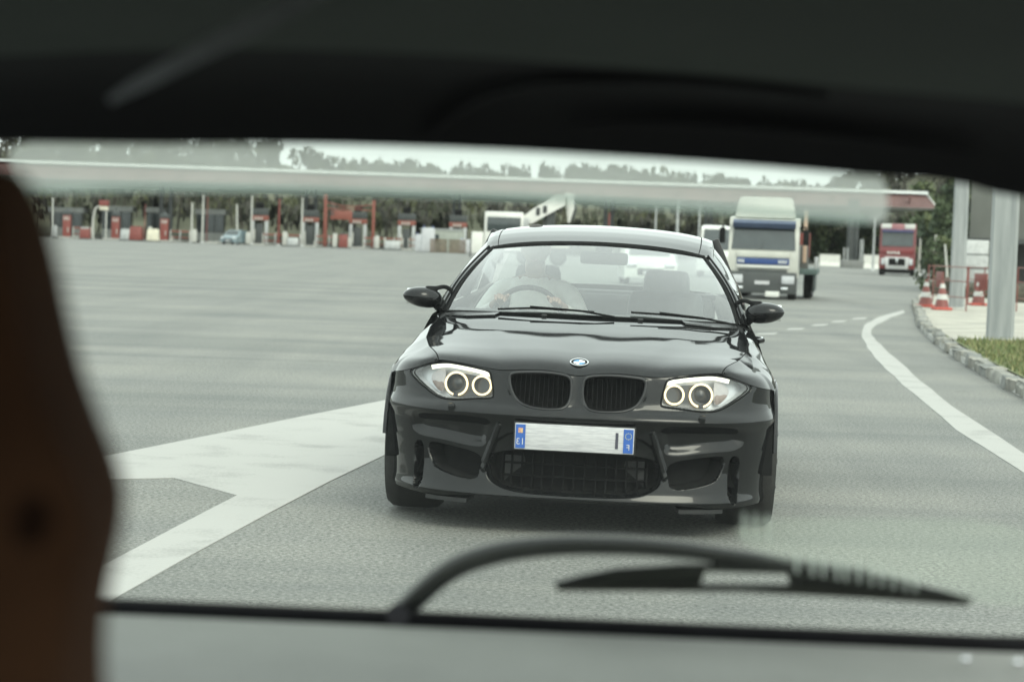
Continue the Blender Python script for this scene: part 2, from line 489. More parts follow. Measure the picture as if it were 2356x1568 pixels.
# ------------------------------------------------------------------ concrete pillars
pillar_m = mat('streaked_concrete', (0.30, 0.315, 0.315), 0.85, col2=(0.21, 0.225, 0.23), scale=2.2, bump=0.3, bscale=40, stretch=(4, 4, 0.35))
def pillar(px0, px1, py, label, ht):
    c = ground((px0 + px1) / 2, py); w = (px1 - px0) / scale_at(c[1])
    t = empty('concrete_pillar', (c[0], c[1] + w * 0.3, 0), -0.22, label, 'pillar', 'concrete pillars on the right')
    mb = MB(); hx = w / 2 * 0.94; ch = 0.045
    ring = [(-hx + ch, -hx), (hx - ch, -hx), (hx, -hx + ch), (hx, hx - ch), (hx - ch, hx), (-hx + ch, hx), (-hx, hx - ch), (-hx, -hx + ch)]
    vs = []; zs = [0.0, ht * 0.25, ht * 0.5, ht * 0.75, ht]
    for z in zs: vs += [(x * (1 - 0.012 * z), y * (1 - 0.012 * z), z) for x, y in ring]
    n = 8; fs = [(i * n + j, i * n + (j + 1) % n, (i + 1) * n + (j + 1) % n, (i + 1) * n + j) for i in range(4) for j in range(n)] + [tuple(range(8)), tuple(range(32, 40))]
    mb.add(vs, fs); mb.build('shaft', pillar_m, t, smooth=20)
    mb = MB(); mb.box((0, 0, 0.05), (w * 1.2, w * 1.2, 0.14), bev=0.02); mb.build('plinth', concrete, t)
pillar(2270, 2337, 797, 'nearer concrete pillar standing at the edge of the grass', 7.0)
pillar(2184, 2221, 718, 'farther concrete pillar behind the orange works barriers', 7.0)
# ------------------------------------------------------------------ the black coupe
CAR_O = np.array([0.285, 9.25, 0.0])
_yw, _bk = math.radians(4.35), math.radians(0.55)
_ex = np.array([math.cos(_yw), -math.sin(_yw), 0]); _ey = np.array([math.sin(_yw), math.cos(_yw), 0]); _ez = np.array([0, 0, 1.0])
_ex2 = _ex * math.cos(_bk) - _ez * math.sin(_bk); _ez2 = _ez * math.cos(_bk) + _ex * math.sin(_bk)
car = empty('car', label='black coupe with lit ring headlights driving close behind on the asphalt', cat='car')
cm = Matrix.Identity(4)
for i in range(3): cm[i][0], cm[i][1], cm[i][2], cm[i][3] = _ex2[i], _ey[i], _ez2[i], CAR_O[i]
car.matrix_world = cm

PL = catmull([(0, 0), (.2, .006), (.4, .035), (.55, .083), (.68, .16), (.78, .26), (.85, .37), (.882, .47)], 400)
PLs = np.r_[0, np.cumsum(np.linalg.norm(np.diff(PL, axis=0), axis=1))]
PLt = np.gradient(PL, PLs, axis=0); PLt /= np.linalg.norm(PLt, axis=1)[:, None]
PLn = np.c_[PLt[:, 1], -PLt[:, 0]]           # outward
PROF_Z = [.05, .13, .165, .20, .30, .40, .475, .500, .515, .528, .545, .570, .60, .66, .70, .74, .80]
PROF_Y = [.05, .015, -.012, .006, .020, .018, .006, -.016, -.028, -.030, -.018, .012, .024, .032, .038, .052, .09]
def y0(z): return np.interp(z, PROF_Z, PROF_Y)
_zz = np.linspace(.05, .8, 600); _yy = y0(_zz)
_k = np.exp(-0.5 * (np.arange(-12, 13) / 4.0) ** 2); _k /= _k.sum(); _yy = np.convolve(np.pad(_yy, 12, mode='edge'), _k, 'valid')
def y0s(z): return np.interp(z, _zz, _yy)
def skin_s(s, z, off=0.0, sgn=1.0):
    """body surface by arc length s along the nose"""
    s = np.asarray(s, float); z = np.asarray(z, float)
    x = np.interp(s, PLs, PL[:, 0]); y = np.interp(s, PLs, PL[:, 1]); nx = np.interp(s, PLs, PLn[:, 0]); ny = np.interp(s, PLs, PLn[:, 1])
    fade = 1 - 0.65 * sstep(x, .62, .85)
    d = off - y0s(z) * fade
    pinch = 0.03 * sstep(.46 - z, 0, .33) * sstep(x, .6, .88)
    return np.stack([(x + nx * d - pinch) * sgn, y + ny * d, z + 0 * x], -1)
def skin(x, z, off=0.0):
    x = np.asarray(x, float); z = np.asarray(z, float)
    ax = np.abs(x); s = np.interp(ax, PL[:, 0], PLs)
    return skin_s(s, z, off, np.where(x < 0, -1.0, 1.0))
TX = [0, .03, .09, .16, .24, .31, .35, .40, .50, .57, .628, .70, .772, .83, .90]
TZ = [.704, .706, .717, .722, .719, .713, .711, .716, .729, .736, .739, .722, .689, .670, .655]
_tx = np.linspace(0, .9, 300); _tz = np.convolve(np.pad(np.interp(_tx, TX, TZ), 8, mode='edge'), np.ones(17) / 17, 'valid')
def ztop(x): return np.interp(np.abs(x), _tx, _tz)
def zbot(x): return np.interp(np.abs(x), [0, .30, .40, .55, .62, .70, .9], [.150, .155, .160, .150, .135, .140, .150])

HL = smoothpoly([(.798, .680), (.715, .714), (.63, .732), (.55, .727), (.46, .716), (.405, .706), (.395, .690), (.372, .598), (.385, .588), (.46, .583), (.53, .573), (.60, .570), (.66, .585), (.735, .628)], 2)
KID = smoothpoly([(.024, .665), (.034, .702), (.09, .712), (.16, .715), (.24, .711), (.295, .705), (.308, .690), (.300, .640), (.272, .590), (.225, .565), (.16, .556), (.09, .556), (.045, .566), (.026, .605)], 2)
CEN = smoothpoly([(-.33, .478), (.33, .478), (.40, .290), (.385, .225), (.30, .186), (.15, .176), (-.15, .176), (-.30, .186), (-.385, .225), (-.40, .290)], 2)
INT = smoothpoly([(-.365, .375), (.365, .375), (.39, .285), (.37, .230), (.29, .196), (.15, .186), (-.15, .186), (-.29, .196), (-.37, .230), (-.39, .285)], 2)
SREC = smoothpoly([(.36, .53), (.70, .54), (.775, .46), (.745, .395), (.60, .390), (.43, .365), (.385, .39)], 2)
SOPEN = smoothpoly([(.685, .376), (.60, .372), (.415, .345), (.418, .28), (.43, .214), (.62, .248), (.662, .29)], 2)
SLOT = smoothpoly([(.698, .378), (.748, .368), (.748, .27), (.744, .158), (.694, .158), (.694, .27)], 2)
# bumper skin
NS, NZ = 640, 190
s_ax = np.r_[np.linspace(-PLs[-1], PLs[-1], NS)]
xs = np.interp(np.abs(s_ax), PLs, PL[:, 0]) * np.sign(s_ax)
tz = np.linspace(0, 1, NZ)
zt, zb = ztop(xs), zbot(xs)
Z = zb[None] + (zt - zb)[None] * tz[:, None]
X = np.repeat(xs[None], NZ, 0); S = np.repeat(np.abs(s_ax)[None], NZ, 0); G = np.where(s_ax < 0, -1.0, 1.0)[None].repeat(NZ, 0)
AX = np.abs(X)
dep = np.zeros_like(X)
d_srec = sdf(SREC, AX, Z); dep += .026 * sstep(-d_srec, 0, .05) * sstep(.525 - Z, 0, .07)
d_cen = sdf(CEN, X, Z); dep += .022 * sstep(-d_cen, 0, .014)
d_int = sdf(INT, X, Z); dep += .07 * sstep(-d_int, 0, .008)
d_so = sdf(SOPEN, AX, Z); dep += .09 * sstep(-d_so, 0, .013)
d_sl = sdf(SLOT, AX, Z); dep += .10 * sstep(-d_sl, 0, .007)
d_hl = sdf(HL, AX, Z); d_k = sdf(KID, AX, Z)
# nostril bridge: raised rim round the kidneys
dep -= .005 * np.exp(-(d_k / .016) ** 2) * (Z < .705)
dep += .020 * sstep(-(d_hl - .004), 0, .006) + .03 * sstep(-(d_k - .003), 0, .006)
# bright blade either side of the centre intake
bl = sdf(np.array([(.334, .470), (.345, .472), (.412, .285), (.400, .272)]), AX, Z)
dep -= .016 * np.exp(-np.clip(bl, 0, 1) ** 2 / .006 ** 2)
V = skin_s(S, Z, -dep, G)
fc = lambda q: (q[:-1, :-1] + q[1:, :-1] + q[:-1, 1:] + q[1:, 1:]) / 4
keep = ~((fc(d_hl) < -.004) | (fc(d_k) < -.004))
dark = (fc(d_int) < -.003) | (fc(d_so) < -.003) | (fc(d_sl) < -.003)
mb = MB(); mb.grid(V, 0, keep=keep)
mb.m = [1 if q else 0 for q in dark[keep]]
# return edge under the chin
E0 = V[0]; E1 = E0 + np.array([0, .10, .0]); mb.grid(np.stack([E0, E1]))
bumper = mb.build('front_bumper', [paint, matteblack], car, smooth=50)

def patch(poly, sg, off, bulge=0.0, R=10, N=72, wall=0.0):
    """disc-like sheet filling a front-view outline, laid on the body surface"""
    b = resample(poly, N); c = b.mean(0)
    out = []
    for k in range(R + 1):
        f = k / R; q = c + (b - c) * f
        out.append(skin(q[:, 0] * sg, q[:, 1], off + bulge * (1 - f * f)))
    if wall: out.append(skin(b[:, 0] * sg, b[:, 1], off + wall))
    A = np.array(out); A = np.concatenate([A, A[:, :1]], 1)
    return A
def edge(poly, sg, off, N=96):
    b = resample(poly, N); return skin(b[:, 0] * sg, b[:, 1], off)

barm = mat('grille_black', (.005, .0053, .0056), .8, var=.2, spec=.12)
lampring = emitter('lit_ring', (1.0, 0.78, 0.50), 0.9)
lampbrow = emitter('lit_brow', (1.0, 0.96, 0.88), 0.8)
amber = mat('amber_lens', (0.22, 0.17, 0.15), 0.25, var=0.2, scale=40)
lensglass = glass('lamp_lens', (0.95, 0.96, 0.96), 0.01, 1.0)
hsilver = mat('lamp_housing', (0.62, 0.63, 0.65), 0.3, 0.3, var=0.15, scale=12)
hdark = mat('lamp_bezel_dark', (0.03, 0.03, 0.032), 0.25, var=0.2)
for sg in (-1, 1):
    h = MB(); h.grid(patch(HL, sg, -.055, -.012, wall=.045)); hl = h.build('headlight', hsilver, car, smooth=60)
    h = MB(); h.tube(edge(HL, sg, -.004), .0045, 6, closed=True); h.build('seal', matteblack, hl)
    h = MB(); h.grid(patch(HL, sg, -.001, .006)); h.build('lens', lensglass, hl, smooth=60)
    inner = smoothpoly([(.385, .596), (.40, .672), (.52, .684), (.62, .684), (.645, .64), (.62, .582), (.53, .580), (.46, .590)], 2)
    h = MB(); h.grid(patch(inner, sg, -.050, 0)); h.build('bezel', hdark, hl)
    # lit brow under the bonnet edge
    brow = [(.408, .690), (.46, .702), (.55, .714), (.63, .718), (.70, .704)]
    pb = catmull(brow, 30); h = MB()
    h.grid(np.stack([skin(pb[:, 0] * sg, pb[:, 1] + .012, -.010), skin(pb[:, 0] * sg, pb[:, 1] - .010, -.024)]))
    h.build('light_strip', lampbrow, hl)
    for (x, z, r, nm) in ((.569, .640, .050, 'projector'), (.441, .640, .041, 'reflector')):
        c = skin(x * sg, z, -.030); n = skin(x * sg, z, -.02) - skin(x * sg, z, -.03); n /= np.linalg.norm(n); n = n * 0.35 + np.array([0, -1, 0]) * .65; n /= np.linalg.norm(n)
        u = np.cross(n, [0, 0, 1]); u /= np.linalg.norm(u); w = np.cross(u, n)
        circ = lambda rr, o, k=40: [c + n * o + (u * math.cos(t) + w * math.sin(t)) * rr for t in np.linspace(0, 2 * math.pi, k, endpoint=False)]
        pr = MB(); rows = [circ(r * .98, .004), circ(r * .92, -.004), circ(r * .80, -.022), circ(r * .55, -.028 if nm == 'reflector' else -.012), circ(r * .3, -.034 if nm == 'reflector' else -.004), circ(.001, -.035 if nm == 'reflector' else 0)]
        A = np.array(rows); A = np.concatenate([A, A[:, :1]], 1); pr.grid(A)
        po = pr.build(nm, mat('lamp_bowl_' + nm, (0.015, 0.017, 0.019) if nm == 'projector' else (0.03, 0.032, 0.035), 0.3, 0.0, var=0.25, scale=30), hl, smooth=60)
        rg = MB(); rg.tube(circ(r, .006), .0048, 8, closed=True); rg.build('light_ring', lampring, po)
        if nm == 'projector':
            cl = MB(); cl.box(c + n * .012 - w * r, (.022, .01, .014), bev=.002); cl.build('ring_clip', hdark, po)
    ind = smoothpoly([(.635, .60), (.66, .597), (.70, .628), (.715, .66), (.70, .682), (.655, .70), (.64, .695)], 1)
    h = MB(); h.grid(patch(ind, sg, -.040, .004)); io = h.build('indicator', mat('indicator_lens', (0.42, 0.40, 0.41), 0.2, col2=(0.48, 0.45, 0.45), scale=60, var=.1), hl)
    am = smoothpoly([(.640, .600), (.662, .600), (.700, .634), (.700, .645), (.640, .645)], 1)
    h = MB(); h.grid(patch(am, sg, -.037, .002)); h.build('amber_band', amber, io)
    # washer jet cover
    c = skin(.545 * sg, .542, .004); h = MB(); h.box(c, (.028, .03, .034), bev=.009); h.build('washer_jet', paint, car)
    # kidney grille half
    k = MB(); k.grid(patch(KID, sg, -.075, 0, wall=.07)); ko = k.build('grille', matteblack, car, smooth=60)
    k = MB(); k.tube(edge(KID, sg, .000), .0065, 8, closed=True); k.build('grille_frame', mat('gloss_black', (0.008, .008, .009), .3, var=.2), ko)
    slat = None
    for i in range(12):
        x = .045 + i * .0215
        col_ = np.linspace(.5, .75, 400); ins = sdf(KID, np.full(400, x), col_) < -.004; zz = col_[ins]
        P = [skin(x * sg, z, -.030) for z in np.linspace(zz[0], zz[-1], 8)]
        m_ = MB(); 
        for q in range(7):
            pass
        L = np.array(P); off_ = np.array([.0014, 0, 0]); back = np.array([0, .022, 0])
        m_.grid(np.stack([L - off_ + back, L - off_, L + off_, L + off_ + back], 1)); m_.build('slat', barm, ko, smooth=0)
    # splitter lip under each corner
    sp = MB(); sp.prism([skin(x * sg, .138, .006) for x in (.47, .53, .60, .67)] + [skin(x * sg, .150, -.09) for x in (.67, .60, .53, .47)], (0, 0, -.018)); sp.build('splitter', blackpl, car, smooth=0)
# centre intake bars
ib = None
for i in range(15):
    x = -.336 + i * .048
    colz = np.linspace(.15, .4, 300); ins = sdf(INT, np.full(300, x), colz) < -.006; zz = colz[ins]
    m_ = MB(); L = skin(np.full(6, x), np.linspace(zz[0], min(zz[-1], .352), 6), -.062)
    m_.grid(np.stack([L + [-.004, .02, 0], L + [-.004, 0, 0], L + [.004, 0, 0], L + [.004, .02, 0]], 1)); m_.build('intake_bar', barm, car, smooth=0)
for z in (.25, .305):
    w_ = .33
    xs_ = np.linspace(-w_, w_, 30); m_ = MB(); L = skin(xs_, np.full(30, z), -.060)
    m_.grid(np.stack([L + [0, .02, -.004], L + [0, 0, -.004], L + [0, 0, .004], L + [0, .02, .004]], 1)); m_.build('intake_bar', barm, car, smooth=0)
rad = mat('radiator', (0.02, 0.021, 0.021), .6, var=.4, scale=90, stretch=(1, 1, 6))
m_ = MB(); m_.box((0, .13, .27), (.62, .02, .13)); m_.build('radiator', rad, car, smooth=0)
# number plate (characters are masked in the picture)
plate_w = mat('plate_white', (0.52, 0.52, 0.53), 0.35, col2=(.37, .37, .39), scale=45, stretch=(.35, 1, 4), lo=.3, hi=.6)
pb_ = mat('plate_blue', (0.03, 0.10, 0.36), 0.4, var=.1)
m_ = MB(); m_.box((0.0, -.026, .436), (.522, .012, .114), bev=.004); po = m_.build('number_plate', plate_w, car)
m_ = MB(); m_.box((0, -.019, .436), (.535, .006, .124), bev=.002); m_.build('plate_holder', blackpl, po)
for xb in (-.236, .236):
    m_ = MB(); m_.box((xb, -.0335, .436), (.042, .002, .104)); m_.build('country_band', pb_, po, smooth=0)
def glyph(txt, size, loc, parent, m, mirror=True, rx=math.pi / 2, name='lettering', ext=.0006):
    cu_ = bpy.data.curves.new(name, 'FONT'); cu_.body = txt; cu_.size = size; cu_.align_x = 'CENTER'; cu_.align_y = 'CENTER'; cu_.extrude = ext
    to = bpy.data.objects.new(name, cu_); COL.objects.link(to)
    dg = bpy.context.evaluated_depsgraph_get(); me = bpy.data.meshes.new_from_object(to.evaluated_get(dg))
    bpy.data.objects.remove(to)
    o = bpy.data.objects.new(name, me); COL.objects.link(o); me.materials.append(m)
    me.transform(Matrix.Translation(Vector(loc)) @ Matrix.Rotation(rx, 4, 'X') @ Matrix.Diagonal((-1 if mirror else 1, 1, 1, 1)))
    o.parent = parent; return o
glyph('13', .040, (-.236, -.0352, .412), po, plate_w)
glyph('F', .036, (.236, -.0352, .408), po, plate_w)
stars = MB()
for k in range(12):
    t = k * math.pi / 6; stars.box((.236 + .0135 * math.cos(t), -.0352, .458 + .0135 * math.sin(t)), (.0032, .001, .0032), ry=.78)
stars.build('star_ring', mat('star_yellow', (.55, .55, .25), .5), po, smooth=0)
crest = MB(); crest.box((-.236, -.0352, .462), (.02, .001, .022), bev=0); crest.build('region_crest', mat('crest_red', (.42, .16, .2), .5, col2=(.6, .45, .2), scale=120), po, smooth=0)
m_ = MB(); m_.box((.186, -.0335, .436), (.012, .002, .07)); m_.build('plate_character', mat('plate_ink', (.05, .05, .07), .6), po, smooth=0)

# bonnet
HPV = np.linspace(0, 1, 300)
HPZ = np.interp(HPV, [0, .015, .035, .07, .12, .2, .4, .6, .8, 1], [0, .018, .034, .050, .066, .086, .127, .165, .197, .224])
HPZ = np.convolve(np.pad(HPZ, 14, mode='reflect', reflect_type='odd'), np.hanning(29) / np.hanning(29).sum(), 'valid')
def hood_pt(u, v):
    xe = np.interp(v, [0, .25, .5, .75, 1], [.63, .705, .752, .765, .745])
    x = u * xe
    f = skin(u * .63, ztop(u * .63) + .004, -.002)
    cy = 1.12 + .15 * u * u; cz = .928 - .020 * u ** 4
    yv = f[..., 1] + (cy - f[..., 1]) * v
    zc_ = np.interp(v, HPV, HPZ)
    sc_ = (cz - f[..., 2]) / .224
    z = f[..., 2] + zc_ * sc_ - .036 * np.abs(u) ** 3 * np.sin(math.pi * np.clip(v, 0, 1)) ** .8
    au = np.abs(u)
    z = z + .0008 * np.exp(-((au - (.42 + .2 * v)) / .05) ** 2) * sstep(v, .03, .2) * (1 - .5 * v) - .0004 * np.exp(-((au - (.56 + .18 * v)) / .06) ** 2) * sstep(v, .03, .2)
    return np.stack([x, yv, z], -1)
U, Vv = np.meshgrid(np.linspace(-1, 1, 121), np.r_[np.linspace(0, .15, 20)[:-1], np.linspace(.15, 1, 50)])
HA = hood_pt(U, Vv)
m_ = MB(); m_.grid(HA); m_.grid(np.stack([HA[0], HA[0] + [0, .03, -.012]])); m_.grid(np.stack([HA[-1], HA[-1] + [0, .02, -.03]]))
for sd_ in (0, -1): m_.grid(np.stack([HA[:, sd_], HA[:, sd_] + [0, 0, -.02]]))
hood = m_.build('bonnet', paint, car, smooth=60)
for sg in (-1, 1):   # bonnet shut line
    L = HA[:, 0 if sg < 0 else -1]; g_ = MB(); g_.tube(L + np.array([sg * .003, 0, -.006]), .0045, 6); g_.build('shut_line', matteblack, hood)
    L2 = np.array([hood_pt(np.array(sg * q), np.array(v)) for q, v in ((.50, .30), (.57, .52), (.66, .75))]) + [0, 0, .001]
g_ = MB(); g_.tube(HA[0][5:-5] + np.array([0, .004, -.006]), .004, 6); g_.build('shut_line', matteblack, hood)
# washer nozzles
for u in (-.3, .33):
    p = hood_pt(np.array(u), np.array(.965)); n_ = MB(); n_.box(p + [0, 0, .005], (.026, .03, .012), bev=.004); n_.build('nozzle', blackpl, hood)
# roundel
rc = hood_pt(np.array(0.0), np.array(.075)); rt = hood_pt(np.array(0.0), np.array(.10)) - hood_pt(np.array(0.0), np.array(.05)); rt /= np.linalg.norm(rt)
rn = np.cross([1, 0, 0], rt); rn = rn if rn[2] > 0 else -rn; rw = rt
def disc(c, r0, r1, t0, t1, o, k=24):
    ts = np.linspace(t0, t1, k); P = lambda r: [c + rn * o + np.array([1, 0, 0]) * r * math.cos(t) + rw * r * math.sin(t) for t in ts]
    return np.array([P(r0), P(r1)])
e_ = MB(); e_.grid(disc(rc, .001, .041, 0, 2 * math.pi, .004, 40)); e_.grid(np.array([disc(rc, .041, .041, 0, 6.2832, .004, 40)[0], disc(rc, .041, .041, 0, 6.2832, -.006, 40)[0]]))
badge = e_.build('badge', matteblack, hood)
e_ = MB(); e_.tube(disc(rc, .039, .039, 0, 2 * math.pi, .005, 41)[0][:-1], .003, 6, closed=True); e_.build('badge_rim', chrome, badge)
bb = mat('badge_blue', (.10, .28, .55), .3, var=.05); bw = mat('badge_white', (.8, .82, .84), .3, var=.05)
for q in range(4):
    e_ = MB(); e_.grid(disc(rc, .0005, .026, q * math.pi / 2, (q + 1) * math.pi / 2, .0055, 10)); e_.build('badge_quarter', bb if q % 2 else bw, badge, smooth=0)

# wings (fenders): top patch from the bonnet edge to the widest line
ARX, ARR = (.76, 3.42), .352
def hood_edge(y):
    return np.stack([np.interp(y, HA[:, -1, 1], HA[:, -1, 0]), y, np.interp(y, HA[:, -1, 1], HA[:, -1, 2])], -1)
Tc = skin_s(np.linspace(np.interp(.63, PL[:, 0], PLs), PLs[-1], 60), ztop(np.interp(np.linspace(np.interp(.63, PL[:, 0], PLs), PLs[-1], 60), PLs, PL[:, 0])) + .003, 0.0)
ys_side = [.47, .60, .76, .92, 1.08, 1.25, 1.5, 1.9, 2.4, 2.8, 3.05, 3.25, 3.42, 3.6, 3.85, 4.1, 4.28, 4.36]
Wx = [.882, .896, .902, .898, .888, .878, .872, .872, .872, .876, .892, .906, .910, .905, .88, .83, .74, .60]
Wz = [.655, .665, .672, .672, .672, .676, .69, .70, .71, .715, .715, .715, .715, .715, .715, .71, .70, .69]
for sg in (-1, 1):
    sides = np.array([sg, 1, 1])
    h0y = HA[0, -1, 1]
    ny = 46; yy = np.r_[np.linspace(h0y + .002, .47, 18)[:-1], np.linspace(.47, 1.27, 29)]
    rows = []
    for y in yy:
        a_ = hood_edge(np.array(y)); a_[0] += .006
        if y < .47:
            b_ = np.array([np.interp(y, Tc[:, 1], Tc[:, 0]), y, np.interp(y, Tc[:, 1], Tc[:, 2])])
        else: b_ = np.array([np.interp(y, ys_side, Wx), y, np.interp(y, ys_side, Wz)])
        t = np.linspace(0, 1, 14)[:, None]
        dist = np.linalg.norm(b_ - a_)
        c1 = a_ + np.array([.42, 0, -.30]) * dist * .9; c2 = b_ + np.array([-.16, 0, .42]) * dist
        rows.append((1 - t) ** 3 * a_ + 3 * (1 - t) ** 2 * t * c1 + 3 * (1 - t) * t ** 2 * c2 + t ** 3 * b_)
    FT = np.array(rows) * sides
    m_ = MB(); m_.grid(FT)
    # side skin below the widest line, from the bumper to the door
    def side_rows(ya, yb, n):
        out = []
        for y in np.linspace(ya, yb, n):
            wx, wz = np.interp(y, ys_side, Wx), np.interp(y, ys_side, Wz)
            flare = max(math.exp(-((y - ARX[0]) / .38) ** 2), math.exp(-((y - ARX[1]) / .4) ** 2))
            col_ = []
            for t in np.linspace(0, 1, 22):
                z = wz + (.17 - wz) * t
                x = wx + .012 * math.sin(t * math.pi) * (1 - flare) - (.05 * (1 - flare) + .0 * flare) * t ** 2 - .018 * math.exp(-((t - .28) / .12) ** 2) * (1 - flare)
                col_.append((x, y, z))
            out.append(col_)
        return np.array(out)
    def cut(A, hub):
        c_ = fc2(A); return np.hypot(c_[..., 1] - hub, c_[..., 2] - .327) > ARR
    fc2 = lambda q: (q[:-1, :-1] + q[1:, :-1] + q[:-1, 1:] + q[1:, 1:]) / 4
    SF = side_rows(.47, 1.27, 60); m_.grid(SF * sides, keep=cut(SF, ARX[0]))
    wing = m_.build('front_wing', paint, car, smooth=60)
    al = MB(); tt = np.linspace(math.radians(8), math.radians(172), 40)
    al.tube([(sg * .893, ARX[0] + ARR * math.cos(t), .327 + ARR * math.sin(t)) for t in tt], .012, 8); al.build('arch_lip', paint, wing)
    lin_ = MB(); B_ = np.array([[(sg * xx, ARX[0] + (ARR + .004) * math.cos(t), .327 + (ARR + .004) * math.sin(t)) for t in np.linspace(-.15, math.pi + .15, 40)] for xx in (.885, .58)])
    lin_.grid(B_); lin_.build('arch_liner', matteblack, wing)
    # door
    m_ = MB(); SD = side_rows(1.285, 2.75, 40); m_.grid(SD * sides)
    top = SD[:, 0]; belt = np.stack([np.interp(top[:, 1], [1.28, 2.0, 2.75], [.795, .80, .79]), top[:, 1], np.interp(top[:, 1], [1.28, 2.0, 2.75], [.905, .935, .955])], -1)
    t = np.linspace(0, 1, 10)[:, None, None]; mid = (top + belt) / 2 + [.022, 0, .012]
    DT = (1 - t) ** 2 * top + 2 * (1 - t) * t * mid + t ** 2 * belt; m_.grid(DT * sides)
    door = m_.build('door', paint, car, smooth=60)
    hd = MB(); hd.tube([np.array(q) * sides for q in ((.868, 2.30, .80), (.895, 2.33, .805), (.897, 2.45, .808), (.868, 2.49, .808))], .014, 8); hd.build('handle', paint, door)
    # rear quarter
    m_ = MB(); SR = side_rows(2.765, 4.30, 60); m_.grid(SR * sides, keep=cut(SR, ARX[1]))
    top = SR[:, 0]; yq = top[:, 1]; belt = np.stack([np.interp(yq, [2.76, 3.4, 3.8, 4.3], [.79, .74, .72, .62]), yq, np.interp(yq, [2.76, 3.4, 3.8, 4.3], [.955, 1.0, 1.02, .985])], -1)
    mid = (top + belt) / 2 + [.045, 0, .03]
    m_.grid(((1 - t) ** 2 * top + 2 * (1 - t) * t * mid + t ** 2 * belt) * sides)
    rq = m_.build('rear_quarter', paint, car, smooth=60)
    lin_ = MB(); lin_.grid(np.array([[(sg * xx, ARX[1] + (ARR + .004) * math.cos(t_), .327 + (ARR + .004) * math.sin(t_)) for t_ in np.linspace(-.15, math.pi + .15, 40)] for xx in (.885, .56)])); lin_.build('arch_liner', matteblack, rq)
    # sill
    m_ = MB(); m_.box((sg * .80, 2.1, .19), (.12, 1.9, .10), bev=.02); m_.build('sill', paint, car)
# tail and boot lid
m_ = MB()
ty = np.linspace(3.66, 4.36, 12); deck = np.array([[(u * np.interp(y, [3.4, 3.8, 4.3, 4.36], [.74, .72, .62, .60]), y, np.interp(y, [3.66, 4.2, 4.36], [1.045, 1.03, 1.0]) - .03 * u * u) for u in np.linspace(-1, 1, 21)] for y in ty])
m_.grid(deck); m_.build('boot_lid', paint, car, smooth=60)
m_ = MB(); tail = np.array([[(u * np.interp(z, [.2, .5, .99], [.72, .78, .60]), 4.36 + .05 * math.sin((1.0 - z) * 2.6) - .12 * u ** 4, z) for u in np.linspace(-1, 1, 25)] for z in np.linspace(.2, 1.0, 14)])
m_.grid(tail); m_.build('rear_bumper', paint, car, smooth=60)
# floor
m_ = MB(); m_.box((0, 2.2, .19), (1.5, 3.4, .04)); m_.box((0, .62, .30), (1.1, .5, .25)); m_.build('floor_pan', matteblack, car)

# glasshouse
wsg = glass('windscreen_glass', (0.84, 0.87, 0.86), 0.015, 5.0)
def ws_pt(u, v):
    bx, by, bz = u * .725, 1.10 + .17 * u * u, .934 - .012 * u ** 2
    tx, ty_, tzz = u * .545, 1.70 + .06 * u * u, 1.288 - .040 * u ** 2
    x = bx + (tx - bx) * v; y = by + (ty_ - by) * v; z = bz + (tzz - bz) * v
    b_ = .018 * np.sin(math.pi * v)
    return np.stack([x * (1 + .03 * np.sin(math.pi * v)), y - b_ * .55, z + b_ * .6], -1)
U, Vv = np.meshgrid(np.linspace(-1, 1, 41), np.linspace(0, 1, 25)); WS = ws_pt(U, Vv)
m_ = MB(); m_.grid(WS); wsc = m_.build('windscreen', wsg, car, smooth=80)
m_ = MB(); m_.tube(WS[-1] + [0, -.004, -.004], .010, 6); m_.tube(WS[0] + [0, .0, .0], .006, 6)
for c_ in (0, -1): m_.tube(WS[:, c_], .009, 6)
m_.build('frit_band', matteblack, wsc)
m_ = MB(); cow = np.stack([HA[-1] + [0, .008, -.02], np.array([(q[0] * 1.0, q[1] - .02, q[2] - .012) for q in ws_pt(np.linspace(-1, 1, 121), np.zeros(121))])]); m_.grid(cow); m_.build('cowl', blackpl, car)
for sg in (-1, 1):
    P = np.array([hood_pt(np.array(sg * q[0]), np.array(q[1])) for q in ((.60, .985), (.62, .915), (.80, .90), (.97, .955), (.93, .995))]) + [0, 0, .004]
    cv = MB(); cv.prism(P, (0, .0, .006)); cv.build('cowl_corner', mat('cowl_gloss', (.02, .021, .022), .2, var=.2), car, smooth=0)
# roof
ry_ = [1.70, 1.82, 1.95, 2.15, 2.4, 2.7, 3.0, 3.12]; rz_ = [1.300, 1.328, 1.352, 1.377, 1.390, 1.382, 1.352, 1.335]; rw_ = [.545, .553, .558, .562, .562, .556, .54, .53]
yr = np.linspace(0, 1, 40)
RA = np.array([[(u * np.interp(yq, ry_, rw_), yq + .06 * u * u * max(0, (2.2 - yq) / .5), np.interp(yq, ry_, rz_) - .034 * u ** 2 - .012 * u ** 6) for u in np.linspace(-1, 1, 41)] for yq in np.linspace(1.70, 3.12, 40)])
m_ = MB(); m_.grid(RA); m_.grid(np.stack([RA[0], WS[-1] + [0, 0, .002]])); roof = m_.build('roof', paint, car, smooth=60)
m_ = MB(); RB = RA - [0, 0, .035]; m_.grid(RB[2:-1, 2:-2]); m_.build('headlining', mat('grey_headlining', (.30, .30, .29), .9, var=.1), car, smooth=60)
sideglass = glass('side_glass', (0.55, 0.6, 0.6), 0.02, 1.2)
